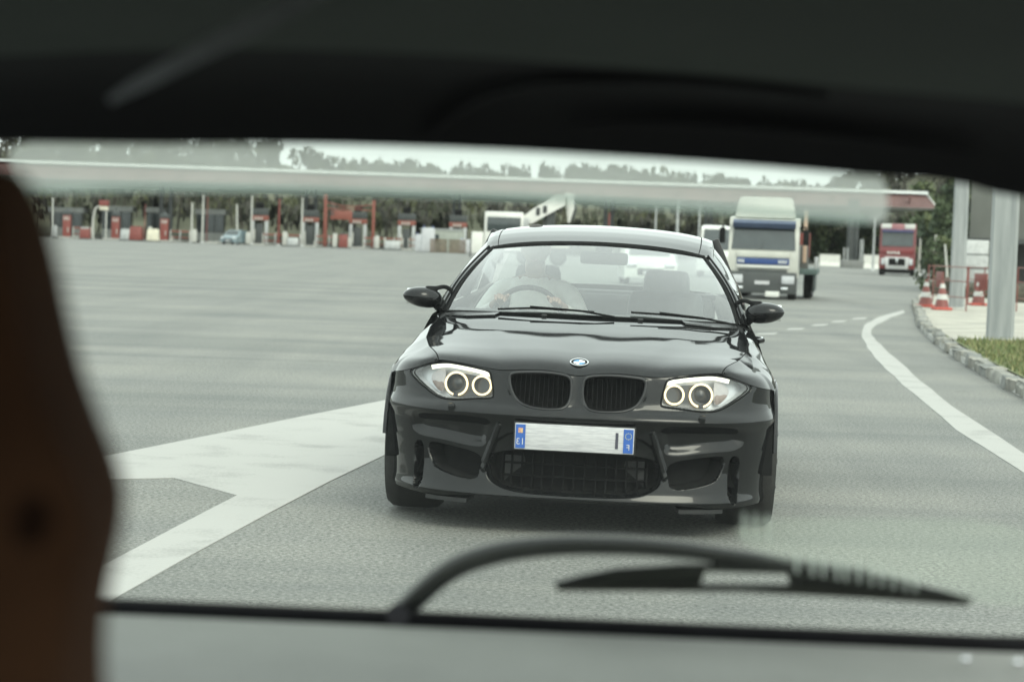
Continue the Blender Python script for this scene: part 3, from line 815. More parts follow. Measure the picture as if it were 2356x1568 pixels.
for sg in (-1, 1):
    L = RA[:, 0 if sg < 0 else -1]
    m_ = MB(); m_.tube(L * [0.955, 1, 1] + [0, 0, .004], .004, 6); m_.build('roof_seam', matteblack, roof)
    rail = np.stack([np.abs(L[:, 0]) + .045, L[:, 1], L[:, 2] - .045], -1); rail_s = rail * [sg, 1, 1]
    m_ = MB(); m_.grid(np.stack([L, (L + rail_s) / 2 + [sg * .012, 0, .012], rail_s])); m_.build('roof_rail', paint, car, smooth=70)
    # A pillar: strip from windscreen edge to side glass
    Wc = WS[:, 0 if sg < 0 else -1]
    v = np.linspace(0, 1, 25)
    outp = np.stack([np.abs(Wc[:, 0]) + .060 - .01 * v, Wc[:, 1] + .07 + .015 * v, Wc[:, 2] - .02 - .012 * v], -1) * [sg, 1, 1]
    md = (Wc + outp) / 2 + np.array([sg * .016, -.014, .014])
    m_ = MB(); m_.grid(np.stack([Wc, md, outp, outp + [-sg * .04, .03, 0]], 1)); m_.build('front_pillar', paint, car, smooth=70)
    m_ = MB(); m_.tube((Wc + md) / 2 + [sg * .004, -.006, .006], .005, 6); m_.build('pillar_trim', matteblack, car)
    # black triangle between wing and pillar
    e0 = hood_edge(np.array(1.26)) * [sg, 1, 1]
    tri = MB(); tri.prism([e0 + [sg * .0, -.10, -.02], e0 + [sg * .045, .06, -.045], outp[1] + [0, .05, .0], Wc[0] + [0, -.01, -.005]], (-sg * .02, .01, -.02)); tri.build('mirror_base_trim', blackpl, car, smooth=0)
    # side glass
    q0 = np.array([(.797, 1.36, .915), (.80, 2.0, .94), (.79, 2.75, .96), (.76, 3.25, .99)]); q1 = np.array([(np.abs(outp[-1, 0]), 1.80, rail[0, 2]), (rail[10, 0], 2.1, np.interp(2.1, rail[:, 1], rail[:, 2])), (rail[28, 0], 2.7, np.interp(2.7, rail[:, 1], rail[:, 2])), (rail[36, 0], 3.0, np.interp(3.0, rail[:, 1], rail[:, 2]))])
    a_, b_ = catmull(q0, 24), catmull(q1, 24); t = np.linspace(0, 1, 8)[:, None, None]
    SG = (a_ + (b_ - a_) * t + np.array([.03, 0, 0]) * np.sin(math.pi * t)) * [sg, 1, 1]
    m_ = MB(); m_.grid(SG); m_.build('side_window', sideglass, car, smooth=70)
    m_ = MB(); m_.box((sg * .70, 2.72, 1.15), (.05, .06, .42), ry=-sg * .42, bev=.01); m_.build('centre_pillar', blackpl, car)
    a2 = np.array([(sg * .76, 3.25, .985), (sg * .74, 3.45, 1.0), (sg * .71, 3.68, 1.03)]); b2 = np.array([(sg * .575, 3.0, 1.30), (sg * .565, 3.08, 1.305), (sg * .54, 3.13, 1.315)])
    m_ = MB(); m_.grid(np.stack([a2, (a2 + b2) / 2 + [sg * .03, 0, .01], b2])); m_.build('rear_pillar', paint, car, smooth=70)
U, Vv = np.meshgrid(np.linspace(-1, 1, 21), np.linspace(0, 1, 10))
RW = np.stack([U * (.69 + (.52 - .69) * Vv), 3.68 + (3.13 - 3.68) * Vv + .0 * U, 1.045 + (1.33 - 1.045) * Vv - .03 * U ** 2 + .02 * np.sin(math.pi * Vv)], -1)
m_ = MB(); m_.grid(RW); m_.build('rear_window', glass('rear_glass', (.8, .84, .82), .02, 1.0), car, smooth=70)

# windscreen wipers
for pts in ([(-.46, 0, .02), (-.30, 0, .045), (-.10, 0, .04), (.02, 0, .03)], [(.20, 0, .05), (.34, 0, .045), (.50, 0, .03), (.60, 0, .02)]):
    L = [ws_pt(np.array(p[0] / .725), np.array(p[2])) + [0, -.012, .010] for p in pts]
    m_ = MB(); m_.tube(catmull(L, 16), .0065, 6, flat=.8); wp = m_.build('windscreen_wiper', matteblack, car)
    m_ = MB(); m_.tube([L[1] + [0, -.012, .008], L[2] + [.05, -.02, .000], L[3] + [.10, -.03, -.018]], .005, 6); m_.build('wiper_arm', matteblack, wp)

# door mirrors: shell on two arms
for sg in (-1, 1):
    m_ = MB(); bm = bmesh.new(); bmesh.ops.create_uvsphere(bm, u_segments=32, v_segments=20, radius=1.0)
    vs = []
    for v in bm.verts:
        x, y, z = v.co
        px = np.sign(x) * abs(x) ** .85; hz = (.058 if z > 0 else .062) * (1 - .28 * (x * .5 + .5)); 
        yy_ = y * .07 if y < 0 else y * .035
        vs.append((sg * (.858 + .097 * px), 1.34 + yy_ + .03 * (x < 0) * abs(x) , .985 + z * hz + .006 * x))
    m_.add(vs, [[v.index for v in f.verts] for f in bm.faces]); bm.free()
    dm = m_.build('door_mirror', paint, car, smooth=80)
    m_ = MB(); m_.tube([(sg * (.775 + .16 * t), 1.285 + .006 * math.cos(t * 3), .972 + .004 * t) for t in np.linspace(0, 1, 8)], .003, 6); m_.build('mirror_seam', matteblack, dm)
    m_ = MB(); m_.tube(catmull([(sg * .715, 1.40, 1.020), (sg * .745, 1.38, 1.038), (sg * .79, 1.35, 1.030), (sg * .83, 1.34, 1.01)], 12), [.011] * 8 + [.016, .022, .03, .03], 8); m_.build('upper_arm', matteblack, dm)
    m_ = MB(); m_.tube(catmull([(sg * .745, 1.40, .912), (sg * .775, 1.38, .930), (sg * .795, 1.36, .958), (sg * .80, 1.345, .99)], 12), [.018] * 6 + [.02, .022, .024, .026, .028, .03], 8); m_.build('lower_arm', matteblack, dm)
    m_ = MB(); m_.box((sg * .86, 1.372, .985), (.16, .006, .08), bev=.002); m_.build('mirror_glass', chrome, dm)

# wheels
def wheel(x, y, parent, r=.327, w=.25, name='wheel', steer=0.0):
    h = w / 2; sx = 1 if x > 0 else -1
    m_ = MB(); m_.lathe([(r * .66, -h * .92), (r * .80, -h), (r * .93, -h * .97), (r * .985, -h * .80), (r, -h * .5), (r, h * .5), (r * .985, h * .80), (r * .93, h * .97), (r * .80, h), (r * .66, h * .92)], (0, 0, 0), 'X', 48)
    for k in (-.45, 0, .45): m_.lathe([(r * 1.001, h * (k - .03)), (r * .988, h * k), (r * 1.001, h * (k + .03))], (0, 0, 0), 'X', 48, 1)
    o = m_.build(name, [rubber, matteblack], parent, smooth=40); o.location = (x, y, r); o.rotation_euler = (0, 0, steer)
    m_ = MB(); m_.lathe([(r * .68, sx * h * .95), (r * .64, sx * h * .85), (r * .62, sx * h * .1), (r * .2, sx * h * .05)], (0, 0, 0), 'X', 40)
    for k in range(10):
        t = k * 2 * math.pi / 10; c_, s__ = math.cos(t), math.sin(t)
        m_.tube([(sx * h * .72, c_ * r * .12, s__ * r * .12), (sx * h * .86, c_ * r * .4, s__ * r * .4), (sx * h * .90, c_ * r * .67, s__ * r * .67)], [.03, .02, .022], 6)
    m_.lathe([(r * .2, sx * h * .6), (r * .17, sx * h * .8), (.001, sx * h * .82)], (0, 0, 0), 'X', 20)
    m_.build('rim', alloy, o); return o
for sg in (-1, 1):
    wheel(sg * .775, .76, car, w=.262, steer=math.radians(1.0)); wheel(sg * .772, 3.42, car, w=.265)

# cabin
grey_trim = mat('dark_cabin_trim', (.045, .047, .048), .7, var=.2, scale=10)
seat_m = mat('seat_leather', (.05, .052, .054), .5, var=.2, scale=10)
m_ = MB(); 
DB = np.array([[(u * .70, y + .12 * u * u * 0, np.interp(y, [1.18, 1.30, 1.55, 1.66, 1.72], [.90, .925, .935, .90, .70])) for u in np.linspace(-1, 1, 21)] for y in np.linspace(1.18, 1.72, 14)]); m_.grid(DB); m_.build('dashboard', grey_trim, car)
for sg in (-1, 1):
    m_ = MB(); m_.box((sg * .36, 2.20, .47), (.48, .52, .16), bev=.05); m_.box((sg * .36, 2.52, .76), (.50, .14, .58), bev=.06, rx=-.22, taper=(.82, .8)); so = m_.build('seat', seat_m, car, smooth=60)
    m_ = MB(); m_.box((sg * .36, 2.60, 1.075), (.27, .10, .17), bev=.045, rx=-.12, taper=(.92, .9)); hr = m_.build('headrest', seat_m, so, smooth=60)
    for dx_ in (-.05, .05): m_ = MB(); m_.cyl((sg * .36 + dx_, 2.585, .94), (sg * .36 + dx_, 2.60, 1.04), .007); m_.build('headrest_post', chrome, hr)
m_ = MB(); m_.box((0, 3.30, .72), (1.30, .16, .56), bev=.06, rx=-.2); m_.box((0, 3.0, .5), (1.3, .55, .18), bev=.05); m_.box((0, 3.52, 1.0), (1.3, .34, .03), bev=.01); m_.build('rear_bench', grey_trim, car, smooth=60)
m_ = MB(); m_.box((.03, 1.86, 1.215), (.25, .03, .065), bev=.018); m_.box((.03, 1.80, 1.275), (.09, .08, .06), bev=.015); m_.build('rear_view_mirror', blackpl, car)
m_ = MB()
cs = np.array([-.36, 1.84, .88]); a1 = np.array([1, 0, 0.]); a2 = np.array([0, .42, .91])
m_.tube([cs + .18 * (a1 * math.cos(t) + a2 * math.sin(t)) for t in np.linspace(0, 2 * math.pi, 36, endpoint=False)], .014, 8, closed=True)
for t in (0.1, math.pi - .1, -math.pi / 2): m_.tube([cs, cs + .175 * (a1 * math.cos(t) + a2 * math.sin(t))], .016, 6)
m_.box(cs + [0, .015, 0], (.12, .04, .10), bev=.02, rx=-.42); m_.build('steering_wheel', blackpl, car)
m_ = MB(); m_.box((-.36, 1.66, .80), (.08, .30, .08), bev=.02, rx=-.4); m_.build('steering_column', blackpl, car)
# ------------------------------------------------------------------ driver
def person(name, loc_m, label, shirt, hairm, hands, scale=1.0):
    """seated figure, hands on a wheel; one skinned body, hair as child. hands: two wheel-grip points (local)"""
    J = [(0, 0, .10), (0, -.02, .24), (0, .0, .40), (0, .03, .53), (0, .02, .60), (0, -.015, .66), (0, -.03, .745), (0, -.02, .83)]
    R = [(.15, .12), (.145, .11), (.165, .115), (.10, .085), (.052, .055), (.060, .066), (.074, .092), (.062, .075)]
    E = [(i, i + 1) for i in range(7)]
    V = list(J); RR = list(R)
    def chain(root, pts, rad):
        p = root
        for q, r_ in zip(pts, rad):
            V.append(q); RR.append((r_, r_)); E.append((p, len(V) - 1)); p = len(V) - 1
        return p
    for sx, hp in ((-1, hands[0]), (1, hands[1])):
        hp = np.array(hp)
        sh = np.array((sx * .19, .02, .52)); el = (sh + hp) / 2 + np.array((sx * .12, .05, -.13))
        wr = hp + (el - hp) / np.linalg.norm(el - hp) * .085
        e = chain(3, [tuple(sh), tuple(el), tuple(wr), tuple(hp)], [.062, .044, .028, .033])
        for k, (dx, dz) in enumerate(((-.024, .02), (-.008, .028), (.008, .026), (.024, .016))):
            chain(e, [tuple(hp + np.array((dx, -.035, dz))), tuple(hp + np.array((dx * .9, -.058, dz - .022)))], [.0095, .0085])
        chain(e, [tuple(hp + np.array((-sx * .035, -.005, .02))), tuple(hp + np.array((-sx * .042, -.03, .034)))], [.011, .009])
        hpv = (sx * .10, -.08, .06); chain(0, [hpv, (sx * .16, -.40, .12), (sx * .15, -.62, -.20), (sx * .14, -.72, -.24)], [.085, .07, .05, .04])
    # face: nose, brow, chin, ears
    chain(6, [(0, -.125, .735)], [.016]); chain(5, [(0, -.075, .655)], [.03])
    chain(6, [(-.078, .0, .74)], [.018]); chain(6, [(.078, .0, .74)], [.018])
    me = bpy.data.meshes.new(name); me.from_pydata(V, E, []); me.update()
    o = bpy.data.objects.new(name, me); COL.objects.link(o)
    md = o.modifiers.new('skin', 'SKIN'); md.use_smooth_shade = True
    for i, sv in enumerate(me.skin_vertices[0].data): sv.radius = RR[i]; sv.use_root = (i == 0)
    sb = o.modifiers.new('sub', 'SUBSURF'); sb.levels = 2; sb.render_levels = 2
    dg = bpy.context.evaluated_depsgraph_get(); em = bpy.data.meshes.new_from_object(o.evaluated_get(dg))
    bpy.data.objects.remove(o)
    skinm = mat('skin', (.34, .23, .18), .5, var=.08); trs = mat('dark_trousers', (.03, .035, .05), .8)
    for q in (shirt, skinm, trs): em.materials.append(q)
    hs_ = [np.array(h) for h in hands]
    for p in em.polygons:
        c = np.array(p.center); p.use_smooth = True
        if c[2] > .585 or min(np.linalg.norm(c - h) for h in hs_) < .10: p.material_index = 1
        elif c[2] < .14 and c[1] < -.02: p.material_index = 2
        else: p.material_index = 0
    b = bpy.data.objects.new(name, em); COL.objects.link(b); b.matrix_world = loc_m; tag(b, label, 'person')
    h = MB()
    A = np.array([[(.083 * math.sin(a) * math.cos(t), -.012 + .104 * math.sin(a) * math.sin(t), .785 + .098 * math.cos(a)) for t in np.linspace(0, 2 * math.pi, 25)] for a in np.linspace(.02, 1.75, 12)])
    c_ = (A[:-1, :-1] + A[1:, 1:]) / 2
    h.grid(A, keep=~((c_[..., 1] < -.055) & (c_[..., 2] < .80))); h.build('hair', hairm, b, smooth=70)
    for sx in (-1, 1): f = MB(); f.ico((sx * .03, -.112, .765), (.013, .008, .008), 2); f.build('eye', mat('eye_dark', (.04, .03, .03), .2), b)
    f = MB(); f.ico((0, -.098, .685), (.024, .012, .007), 2); f.build('mouth', mat('lips', (.35, .15, .13), .5), b)
    return b
car_m = cm.copy()
person('person', car_m @ Matrix.Translation((-.36, 2.34, .50)), 'driver in a pale top at the wheel of the black coupe', mat('pale_shirt', (.78, .77, .72), .8, var=.1, scale=8, bump=.3, bscale=15), mat('dark_hair', (.03, .025, .02), .6, var=.3, scale=60), [(-.145, -.47, .47), (.145, -.47, .47)])

# ------------------------------------------------------------------ own car: what the picture is taken through
own = empty('car', (0, 0, 0), 0, 'dark cabin and rear window of the car the view looks out of', 'car')
liner_m = mat('grey_green_headliner', (.055, .066, .055), .95, var=.05, scale=4, bump=.2, bscale=80)
trim_m = mat('black_tailgate_trim', (.0045, .0045, .0042), .9, var=.15, scale=6)
HLZ = 1.455
top_px = [(-500, 150), (-200, 140), (0, 130), (250, 118), (500, 113), (1000, 126), (1500, 163), (2000, 206), (2356, 238), (2700, 275), (3000, 310)]
bot_px = [(-500, 330), (-200, 328), (0, 326), (300, 330), (700, 331), (1000, 339), (1500, 365), (2000, 404), (2230, 426), (2300, 446), (2420, 462), (3000, 520)]
tp = catmull([at_y(x, y, 1.95) for x, y in top_px], 60); bp_ = catmull([at_y(x, y, 2.12) for x, y in bot_px], 60)
t = np.linspace(0, 1, 9)[:, None, None]
TR = tp + (bp_ - tp) * t + np.array([0, .03, .012]) * np.sin(math.pi * t)
m_ = MB(); m_.grid(TR); m_.grid(np.stack([bp_, bp_ + [0, .05, .01], bp_ + [0, .06, .10], tp + [0, .06, .04]])); tg = m_.build('tailgate_trim', trim_m, own, smooth=60)
# wiper's ghost reflection, built as dark arcs on the trim
def on_trim(x, y):
    lo_, hi_ = 1.9, 2.2
    f = (np.interp(x, [p[0] for p in bot_px], [p[1] for p in bot_px]) - y) / (np.interp(x, [p[0] for p in bot_px], [p[1] for p in bot_px]) - np.interp(x, [p[0] for p in top_px], [p[1] for p in top_px]))
    f = 1 - f; return at_y(x, y, 1.95 + .17 * f + .03 * math.sin(math.pi * f) - .006)
ghost_m = mat('ghost_black', (.001, .001, .001), .95, var=.1)
m_ = MB(); m_.tube([on_trim(*p) for p in catmull([(985, 315), (1040, 268), (1110, 225), (1210, 195), (1400, 185), (1650, 192), (1900, 222)], 40)], [.005 + .004 * math.sin(math.pi * k / 39) for k in range(40)], 8, flat=.5); m_.build('wiper_ghost', ghost_m, tg)
m_ = MB(); m_.tube([on_trim(*p) for p in catmull([(1310, 285), (1500, 278), (1750, 292), (2000, 318), (2240, 350)], 40)], [.004 + .005 * math.sin(math.pi * k / 39) for k in range(40)], 8, flat=.6); m_.build('wiper_ghost', ghost_m, tg)
# headliner
LN = np.array([[(tp[k] if j == 0 else np.array([tp[k][0] * (1.0), 1.95 - j * .16, tp[k][2] + .012 * min(j, 3)])) for k in range(60)] for j in range(17)])
m_ = MB(); m_.grid(LN); hlz = m_.build('headliner', liner_m, own, smooth=60)
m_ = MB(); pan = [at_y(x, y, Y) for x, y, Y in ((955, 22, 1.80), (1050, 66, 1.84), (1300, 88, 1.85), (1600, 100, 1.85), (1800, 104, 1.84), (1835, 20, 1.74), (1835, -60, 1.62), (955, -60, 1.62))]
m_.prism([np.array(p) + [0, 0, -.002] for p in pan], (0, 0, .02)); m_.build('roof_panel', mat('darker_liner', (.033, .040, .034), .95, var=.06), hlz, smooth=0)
# outer roof and body shell
body_m = mat('own_car_paint', (.05, .055, .06), .2, var=.1, coat=.6)
RO = np.array([[(u * .62, y, 1.535 - .04 * u ** 2 - .06 * max(0, (y - 1.9)) / .3) for u in np.linspace(-1, 1, 15)] for y in np.linspace(-.75, 2.2, 16)])
m_ = MB(); m_.grid(RO); m_.build('roof_skin', body_m, own, smooth=60)
for sg in (-1, 1):
    m_ = MB(); P = [(-1.2, .25), (2.95, .28), (2.95, .60), (2.72, .92), (-.4, .92), (-1.2, .85)]
    m_.prism([(sg * .84, y, z) for y, z in P], (-sg * .05, 0, 0)); m_.build('side_panel', body_m, own, smooth=0)
    m_ = MB()
    for (a_, b_) in (((.80, -.45, .92), (.60, .25, 1.48)), ((.82, .95, .92), (.62, .95, 1.48)), ((.80, 2.0, .92), (.62, 1.9, 1.46)), ((.80, 2.66, .92), (.62, 2.05, 1.46))):
        m_.tube([(sg * a_[0], a_[1], a_[2]), (sg * (a_[0] * .55 + b_[0] * .45) + sg * .02, (a_[1] + b_[1]) / 2, (a_[2] + b_[2]) / 2), (sg * b_[0], b_[1], b_[2])], .045, 8)
    m_.tube([(sg * .62, y, 1.48) for y in (.2, 1.0, 2.1)], .05, 8); m_.build('pillar', trim_m, own)
    for y in (-.2, 2.3): wheel(sg * .74, y, own, r=.30, w=.2)
m_ = MB(); m_.box((0, .9, .26), (1.6, 3.9, .06)); m_.build('floor_pan', trim_m, own)
m_ = MB(); m_.box((0, 2.86, .44), (1.62, .22, .44), bev=.05); m_.box((0, 2.66, .66), (1.56, .22, .14), bev=.04, rx=-.3); m_.build('tailgate', body_m, own)
for x in (-.38, .38):
    m_ = MB(); m_.box((x, -.70, .62), (.5, .14, .62), bev=.05, rx=-.2); m_.box((x, -.95, .42), (.5, .5, .16), bev=.05)
    m_.build('front_seat', mat('own_seat', (.05, .045, .04), .9), own)
# rear glass
gb = [at_y(x, np.interp(x, [210, 2356], [1400, 1492]), 2.475) for x in np.linspace(-700, 3100, 24)]
gt = [at_y(x, np.interp(x, [p[0] for p in bot_px], [p[1] for p in bot_px]) - 25, 2.16) for x in np.linspace(-500, 2950, 24)]
gb, gt = np.array(gb), np.array(gt); t = np.linspace(0, 1, 10)[:, None, None]
GL = gb + (gt - gb) * t
m_ = MB(); m_.grid(GL); rw_o = m_.build('rear_window', glass('own_rear_glass', (.925, .965, .84), .0, 1.0, film=.006, filmcol=(.80, .86, .80)), own, smooth=60)
m_ = MB(); m_.tube([q + [0, .0, .0] for q in gb], .0145, 8); m_.build('window_seal', matteblack, rw_o)
def on_glass(x, y, off=0.0):
    """point of the rear window plane in picture direction x, y"""
    o_, n_ = gb[12], np.cross(gb[16] - gb[8], gt[12] - gb[12]); n_ /= np.linalg.norm(n_)
    if n_[1] < 0: n_ = -n_
    d = ray(x, y); tt = ((o_ + n_ * off - cc) @ n_) / (d @ n_); return cc + d * tt
# milky strip standing in for a reflection along the window top and a sticker with lettering low on the right
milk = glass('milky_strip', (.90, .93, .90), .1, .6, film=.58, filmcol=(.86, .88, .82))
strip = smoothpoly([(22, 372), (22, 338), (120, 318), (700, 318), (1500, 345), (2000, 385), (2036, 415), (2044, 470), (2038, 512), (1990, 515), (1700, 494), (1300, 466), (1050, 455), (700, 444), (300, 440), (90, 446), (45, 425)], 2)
m_ = MB(); m_.prism([on_glass(x, y, -.010) for x, y in strip], (0, -.002, 0)); m_.f = m_.f[:1]; m_.m = m_.m[:1]; m_.build('reflection_strip', milk, rw_o, smooth=0)
m_ = MB()
m_.tube([on_glass(*p, -.012) for p in catmull([(60, 436), (300, 432), (700, 436), (1050, 447), (1300, 458), (1700, 486), (2000, 508)], 40)], .0035, 6); m_.build('reflection_edge', glass('milky_edge', (.8, .85, .82), .1, .6, film=.35, filmcol=(.8, .88, .86)), rw_o)  # pale lower edge of the reflection, built as a tube
stk = glass('milky_sticker', (.92, .95, .92), .1, .5, film=.24, filmcol=(.66, .69, .60))
m_ = MB(); q = smoothpoly([(1690, 1192), (1900, 1190), (2420, 1196), (2420, 1398), (2240, 1390), (2150, 1345), (1960, 1310), (1790, 1290), (1700, 1250)], 2)
m_.add([on_glass(x, y, -.004) for x, y in q], [tuple(range(len(q)))]); m_.build('window_sticker', stk, rw_o, smooth=0)
let = glass('sticker_letters', (.9, .93, .9), .1, .5, film=.38, filmcol=(.80, .85, .77))
for (x, y) in [(1832, 1296), (1868, 1303), (1893, 1306), (1925, 1311), (1946, 1314), (1975, 1318), (2003, 1324), (2028, 1326), (2055, 1332), (2082, 1336), (2105, 1340), (1712, 1208), (1738, 1210), (1765, 1213)]:
    hh = 22 if x > 1800 else 30
    w = 4.5; m_ = MB()
    m_.add([on_glass(x - w, y - hh, -.006), on_glass(x + w, y - hh, -.006), on_glass(x + w + 2, y + hh, -.006), on_glass(x - w + 2, y + hh, -.006)], [(0, 1, 2, 3)])
    m_.build('letter_stroke', let, rw_o, smooth=0)
# rear wiper, outside the glass
wip = MB()
arm = catmull([(905, 1425), (945, 1388), (985, 1350), (1050, 1303), (1140, 1272), (1250, 1256), (1400, 1253), (1550, 1262), (1700, 1282), (1850, 1303), (2000, 1322)], 50)
wip.tube([on_glass(x, y, .035) for x, y in arm], list(np.interp(np.arange(50), [0, 12, 24, 49], [.0165, .0165, .0145, .010])), 10, flat=.8)
wo_ = wip.build('rear_wiper', blackpl, own)
def plate(pts, name, m, off=.018, th=.010):
    k = MB(); k.prism([on_glass(x, y, off) for x, y in pts], (0, th, 0)); return k.build(name, m, wo_, smooth=0)
plate([(1272, 1340), (1340, 1322), (1420, 1306), (1560, 1297), (1640, 1298), (1622, 1316), (1612, 1345), (1290, 1352)], 'blade_shroud', blackpl)
plate([(1640, 1296), (1800, 1298), (1960, 1312), (2060, 1330), (2140, 1352), (2240, 1374), (2232, 1386), (2000, 1366), (1818, 1350), (1812, 1320), (1622, 1314)], 'blade_shroud', blackpl)
plate([(1276, 1345), (1612, 1345), (1818, 1346), (2000, 1362), (2234, 1382), (2226, 1393), (2000, 1377), (1700, 1361), (1284, 1359)], 'wiper_blade', rubber, .012, .014)
wip = MB(); wip.cyl(on_glass(915, 1415, -.01), on_glass(915, 1415, .05), .014, .012, 16); wip.build('wiper_pivot', blackpl, wo_)
# parcel shelf
shelf_m = mat('pale_grey_parcel_shelf', (.225, .232, .21), .9, var=.06, scale=5, bump=.2, bscale=120)
sh0 = np.array([at_y(x, np.interp(x, [210, 2356], [1410, 1502]), 2.45) for x in np.linspace(-500, 2800, 24)])
SHF = np.array([sh0 + [0, -.055 * j, -.003 * j] for j in range(16)])
m_ = MB(); m_.grid(SHF); m_.grid(SHF - [0, 0, .02]); shelf = m_.build('parcel_shelf', shelf_m, own, smooth=60)
for x, y in ((2222, 1516), (2342, 1522)):  # chrome beads added where the shelf glints
    p = at_y(x, y, 2.36); k = MB(); k.ico(p, (.006, .006, .004), 2); k.build('shelf_glint', chrome, shelf)
# brown headrest and seat back close on the left
brown = mat('brown_leather', (.058, .028, .012), .9, var=.25, scale=7, bump=.3, bscale=60, spec=.1)
out_px = [(-40, 352), (25, 400), (58, 500), (84, 600), (112, 740), (150, 880), (192, 990), (232, 1085), (252, 1170), (246, 1250), (228, 1330), (210, 1410), (198, 1500), (196, 1600), (205, 1760), (-900, 1760), (-900, 352)]
m_ = MB(); YH = 1.0
P = smoothpoly(out_px, 2)
f0 = [at_y(x, y, YH) for x, y in P]; cen = np.mean(f0, axis=0)
layers = []
for (dy, s_) in ((-.055, .90), (-.05, .955), (-.035, .985), (0, 1.0), (.04, .985), (.055, .955), (.06, .90)):
    layers.append([np.array([cen[0] + (p[0] - cen[0]) * s_ - (1 - s_) * .0, YH + dy, cen[2] + (p[2] - cen[2]) * s_]) for p in f0])
n = len(f0); vs = [q for l in layers for q in l]
fs = [(i * n + j, i * n + (j + 1) % n, (i + 1) * n + (j + 1) % n, (i + 1) * n + j) for i in range(6) for j in range(n)] + [tuple(range(n)), tuple(range(6 * n, 7 * n))]
m_.add(vs, fs); hr = m_.build('headrest', brown, own, smooth=60)
k = MB(); k.ico(at_y(80, 1195, YH - .05), (.020, .006, .024), 2); k.build('headrest_button', mat('button_black', (.018, .010, .006), 1.0, spec=0.0), hr)
# pale haze streak across the headliner, built as a grey strip
m_ = MB(); bl_ = [(760, -40), (600, 50), (480, 108), (380, 160), (300, 202), (250, 232)]
w_ = [58, 54, 48, 42, 32, 14]
L = np.array([at_y(x - 3, y - w_[i] * .5, 1.62) for i, (x, y) in enumerate(bl_)]); R_ = np.array([at_y(x + 6, y + w_[i] * .5, 1.62) for i, (x, y) in enumerate(bl_)])
m_.grid(np.stack([L, R_])); m_.grid(np.stack([L, R_]) + np.array([0, .002, 0])); m_.build('haze_streak', mat('haze_grey', (.30, .32, .305), .9, var=.1, scale=60), own, smooth=60)
# ------------------------------------------------------------------ toll plaza
YT = 226.0
ST = scale_at(YT)
canopy_red = mat('canopy_maroon', (.105, .052, .05), .6, var=.2, scale=.4)
canopy_wh = mat('canopy_white_trim', (.62, .64, .64), .5, var=.08, scale=.5)
def hz(px): return 556 + (px - 1178) * math.tan(_roll)
YC = 252.0
xl, xr = foot(-160, YC - 20)[0], foot(2128, YC - 20)[0]
cn = empty('toll_canopy', ((xl + xr) / 2, YC, 0), 0, 'long maroon toll canopy with white edge spanning the whole plaza', 'canopy')
cxm = (xl + xr) / 2
m_ = MB(); m_.box((0, 0, 8.18), (xr - xl, 40, .32)); m_.build('roof_edge', canopy_wh, cn, smooth=0)
m_ = MB(); m_.prism([(xl - cxm, -19.6, 8.0), (xr - cxm - .2, -19.6, 8.0), (xr - cxm + 1.0, -20.6, 6.5), (xl - cxm, -20.6, 6.5)], (0, .3, 0)); m_.build('fascia', canopy_red, cn, smooth=0)
for k in range(26):
    x = (xl - cxm) + (k + .5) * (xr - xl) / 26
    m_ = MB(); m_.box((x, -20.42, 7.2), (.12, .25, 1.35), rx=.6); m_.build('fascia_rib', mat('canopy_rib', (.14, .07, .065), .6), cn, smooth=0)
m_ = MB(); m_.box((.4, 0, 6.52), (xr - xl + 1.6, 41, .12)); m_.build('soffit', canopy_wh, cn, smooth=0)
m_ = MB(); m_.prism([(xr - cxm - .1, -19.8, 8.0), (xr - cxm + 1.0, -20.6, 6.5), (xr - cxm + 1.0, 20, 6.5), (xr - cxm - .1, 20, 8.0)], (.1, 0, 0)); m_.build('end_panel', canopy_wh, cn, smooth=0)
for pair in ((369, 391), (702, 723), (1041, 1054), (1390, 1405), (1620, 1632)):
    for px in pair:
        Yq = YC - 17; f = foot(px, Yq); m_ = MB(); m_.box((f[0] - cxm, Yq - YC, 3.25), (.42, .42, 6.5), bev=.03); co = m_.build('column', steel_dark, cn)
        m_ = MB(); m_.box((f[0] - cxm, Yq - YC, .3), (.75, .75, .6), bev=.05); m_.build('column_base', concrete, co)

# traffic islands
isl = [154, 266, 378, 490, 596, 712, 822, 934, 1052, 1170]
for i, px in enumerate(isl):
    f = foot(px, YT); m_ = MB(); m_.box((f[0], YT + 6, .08), (1.7, 18, .16), bev=.05); o = m_.build('traffic_island', concrete); tag(o, kind='structure')

# red pay terminals
def red_terminal(px, label):
    f = foot(px, YT); t = empty('toll_terminal', (f[0], YT, .16), 0, label, 'terminal', 'red toll terminals')
    m_ = MB(); m_.box((0, 0, 1.15), (.86, .7, 2.3), bev=.06); m_.build('cabinet', red_p, t)
    m_ = MB(); m_.box((.58, .1, 1.15), (.16, .5, 2.2)); m_.build('side_post', steel_dark, t)
    m_ = MB(); m_.box((0, 0, 2.48), (1.0, .8, .32), bev=.04); m_.lathe([(.46, 2.64), (.22, 2.85), (.06, 3.0), (.05, 3.2)], (0, 0, 0), 'Z', 10); m_.build('hood', steel_dark, t)
    for x in (-.24, -.02, .2): m_ = MB(); m_.box((x, -.36, 1.95), (.12, .03, .34), bev=.01); m_.build('reader_slot', white_pole, t)
    m_ = MB(); m_.box((.16, -.37, .75), (.1, .04, .5), bev=.01); m_.build('card_slot', white_pole, t)
red_terminal(154, 'leftmost of the three red toll terminals under the canopy')
red_terminal(266, 'middle one of the three red toll terminals under the canopy')
red_terminal(378, 'rightmost of the three red toll terminals, by the dark canopy columns')
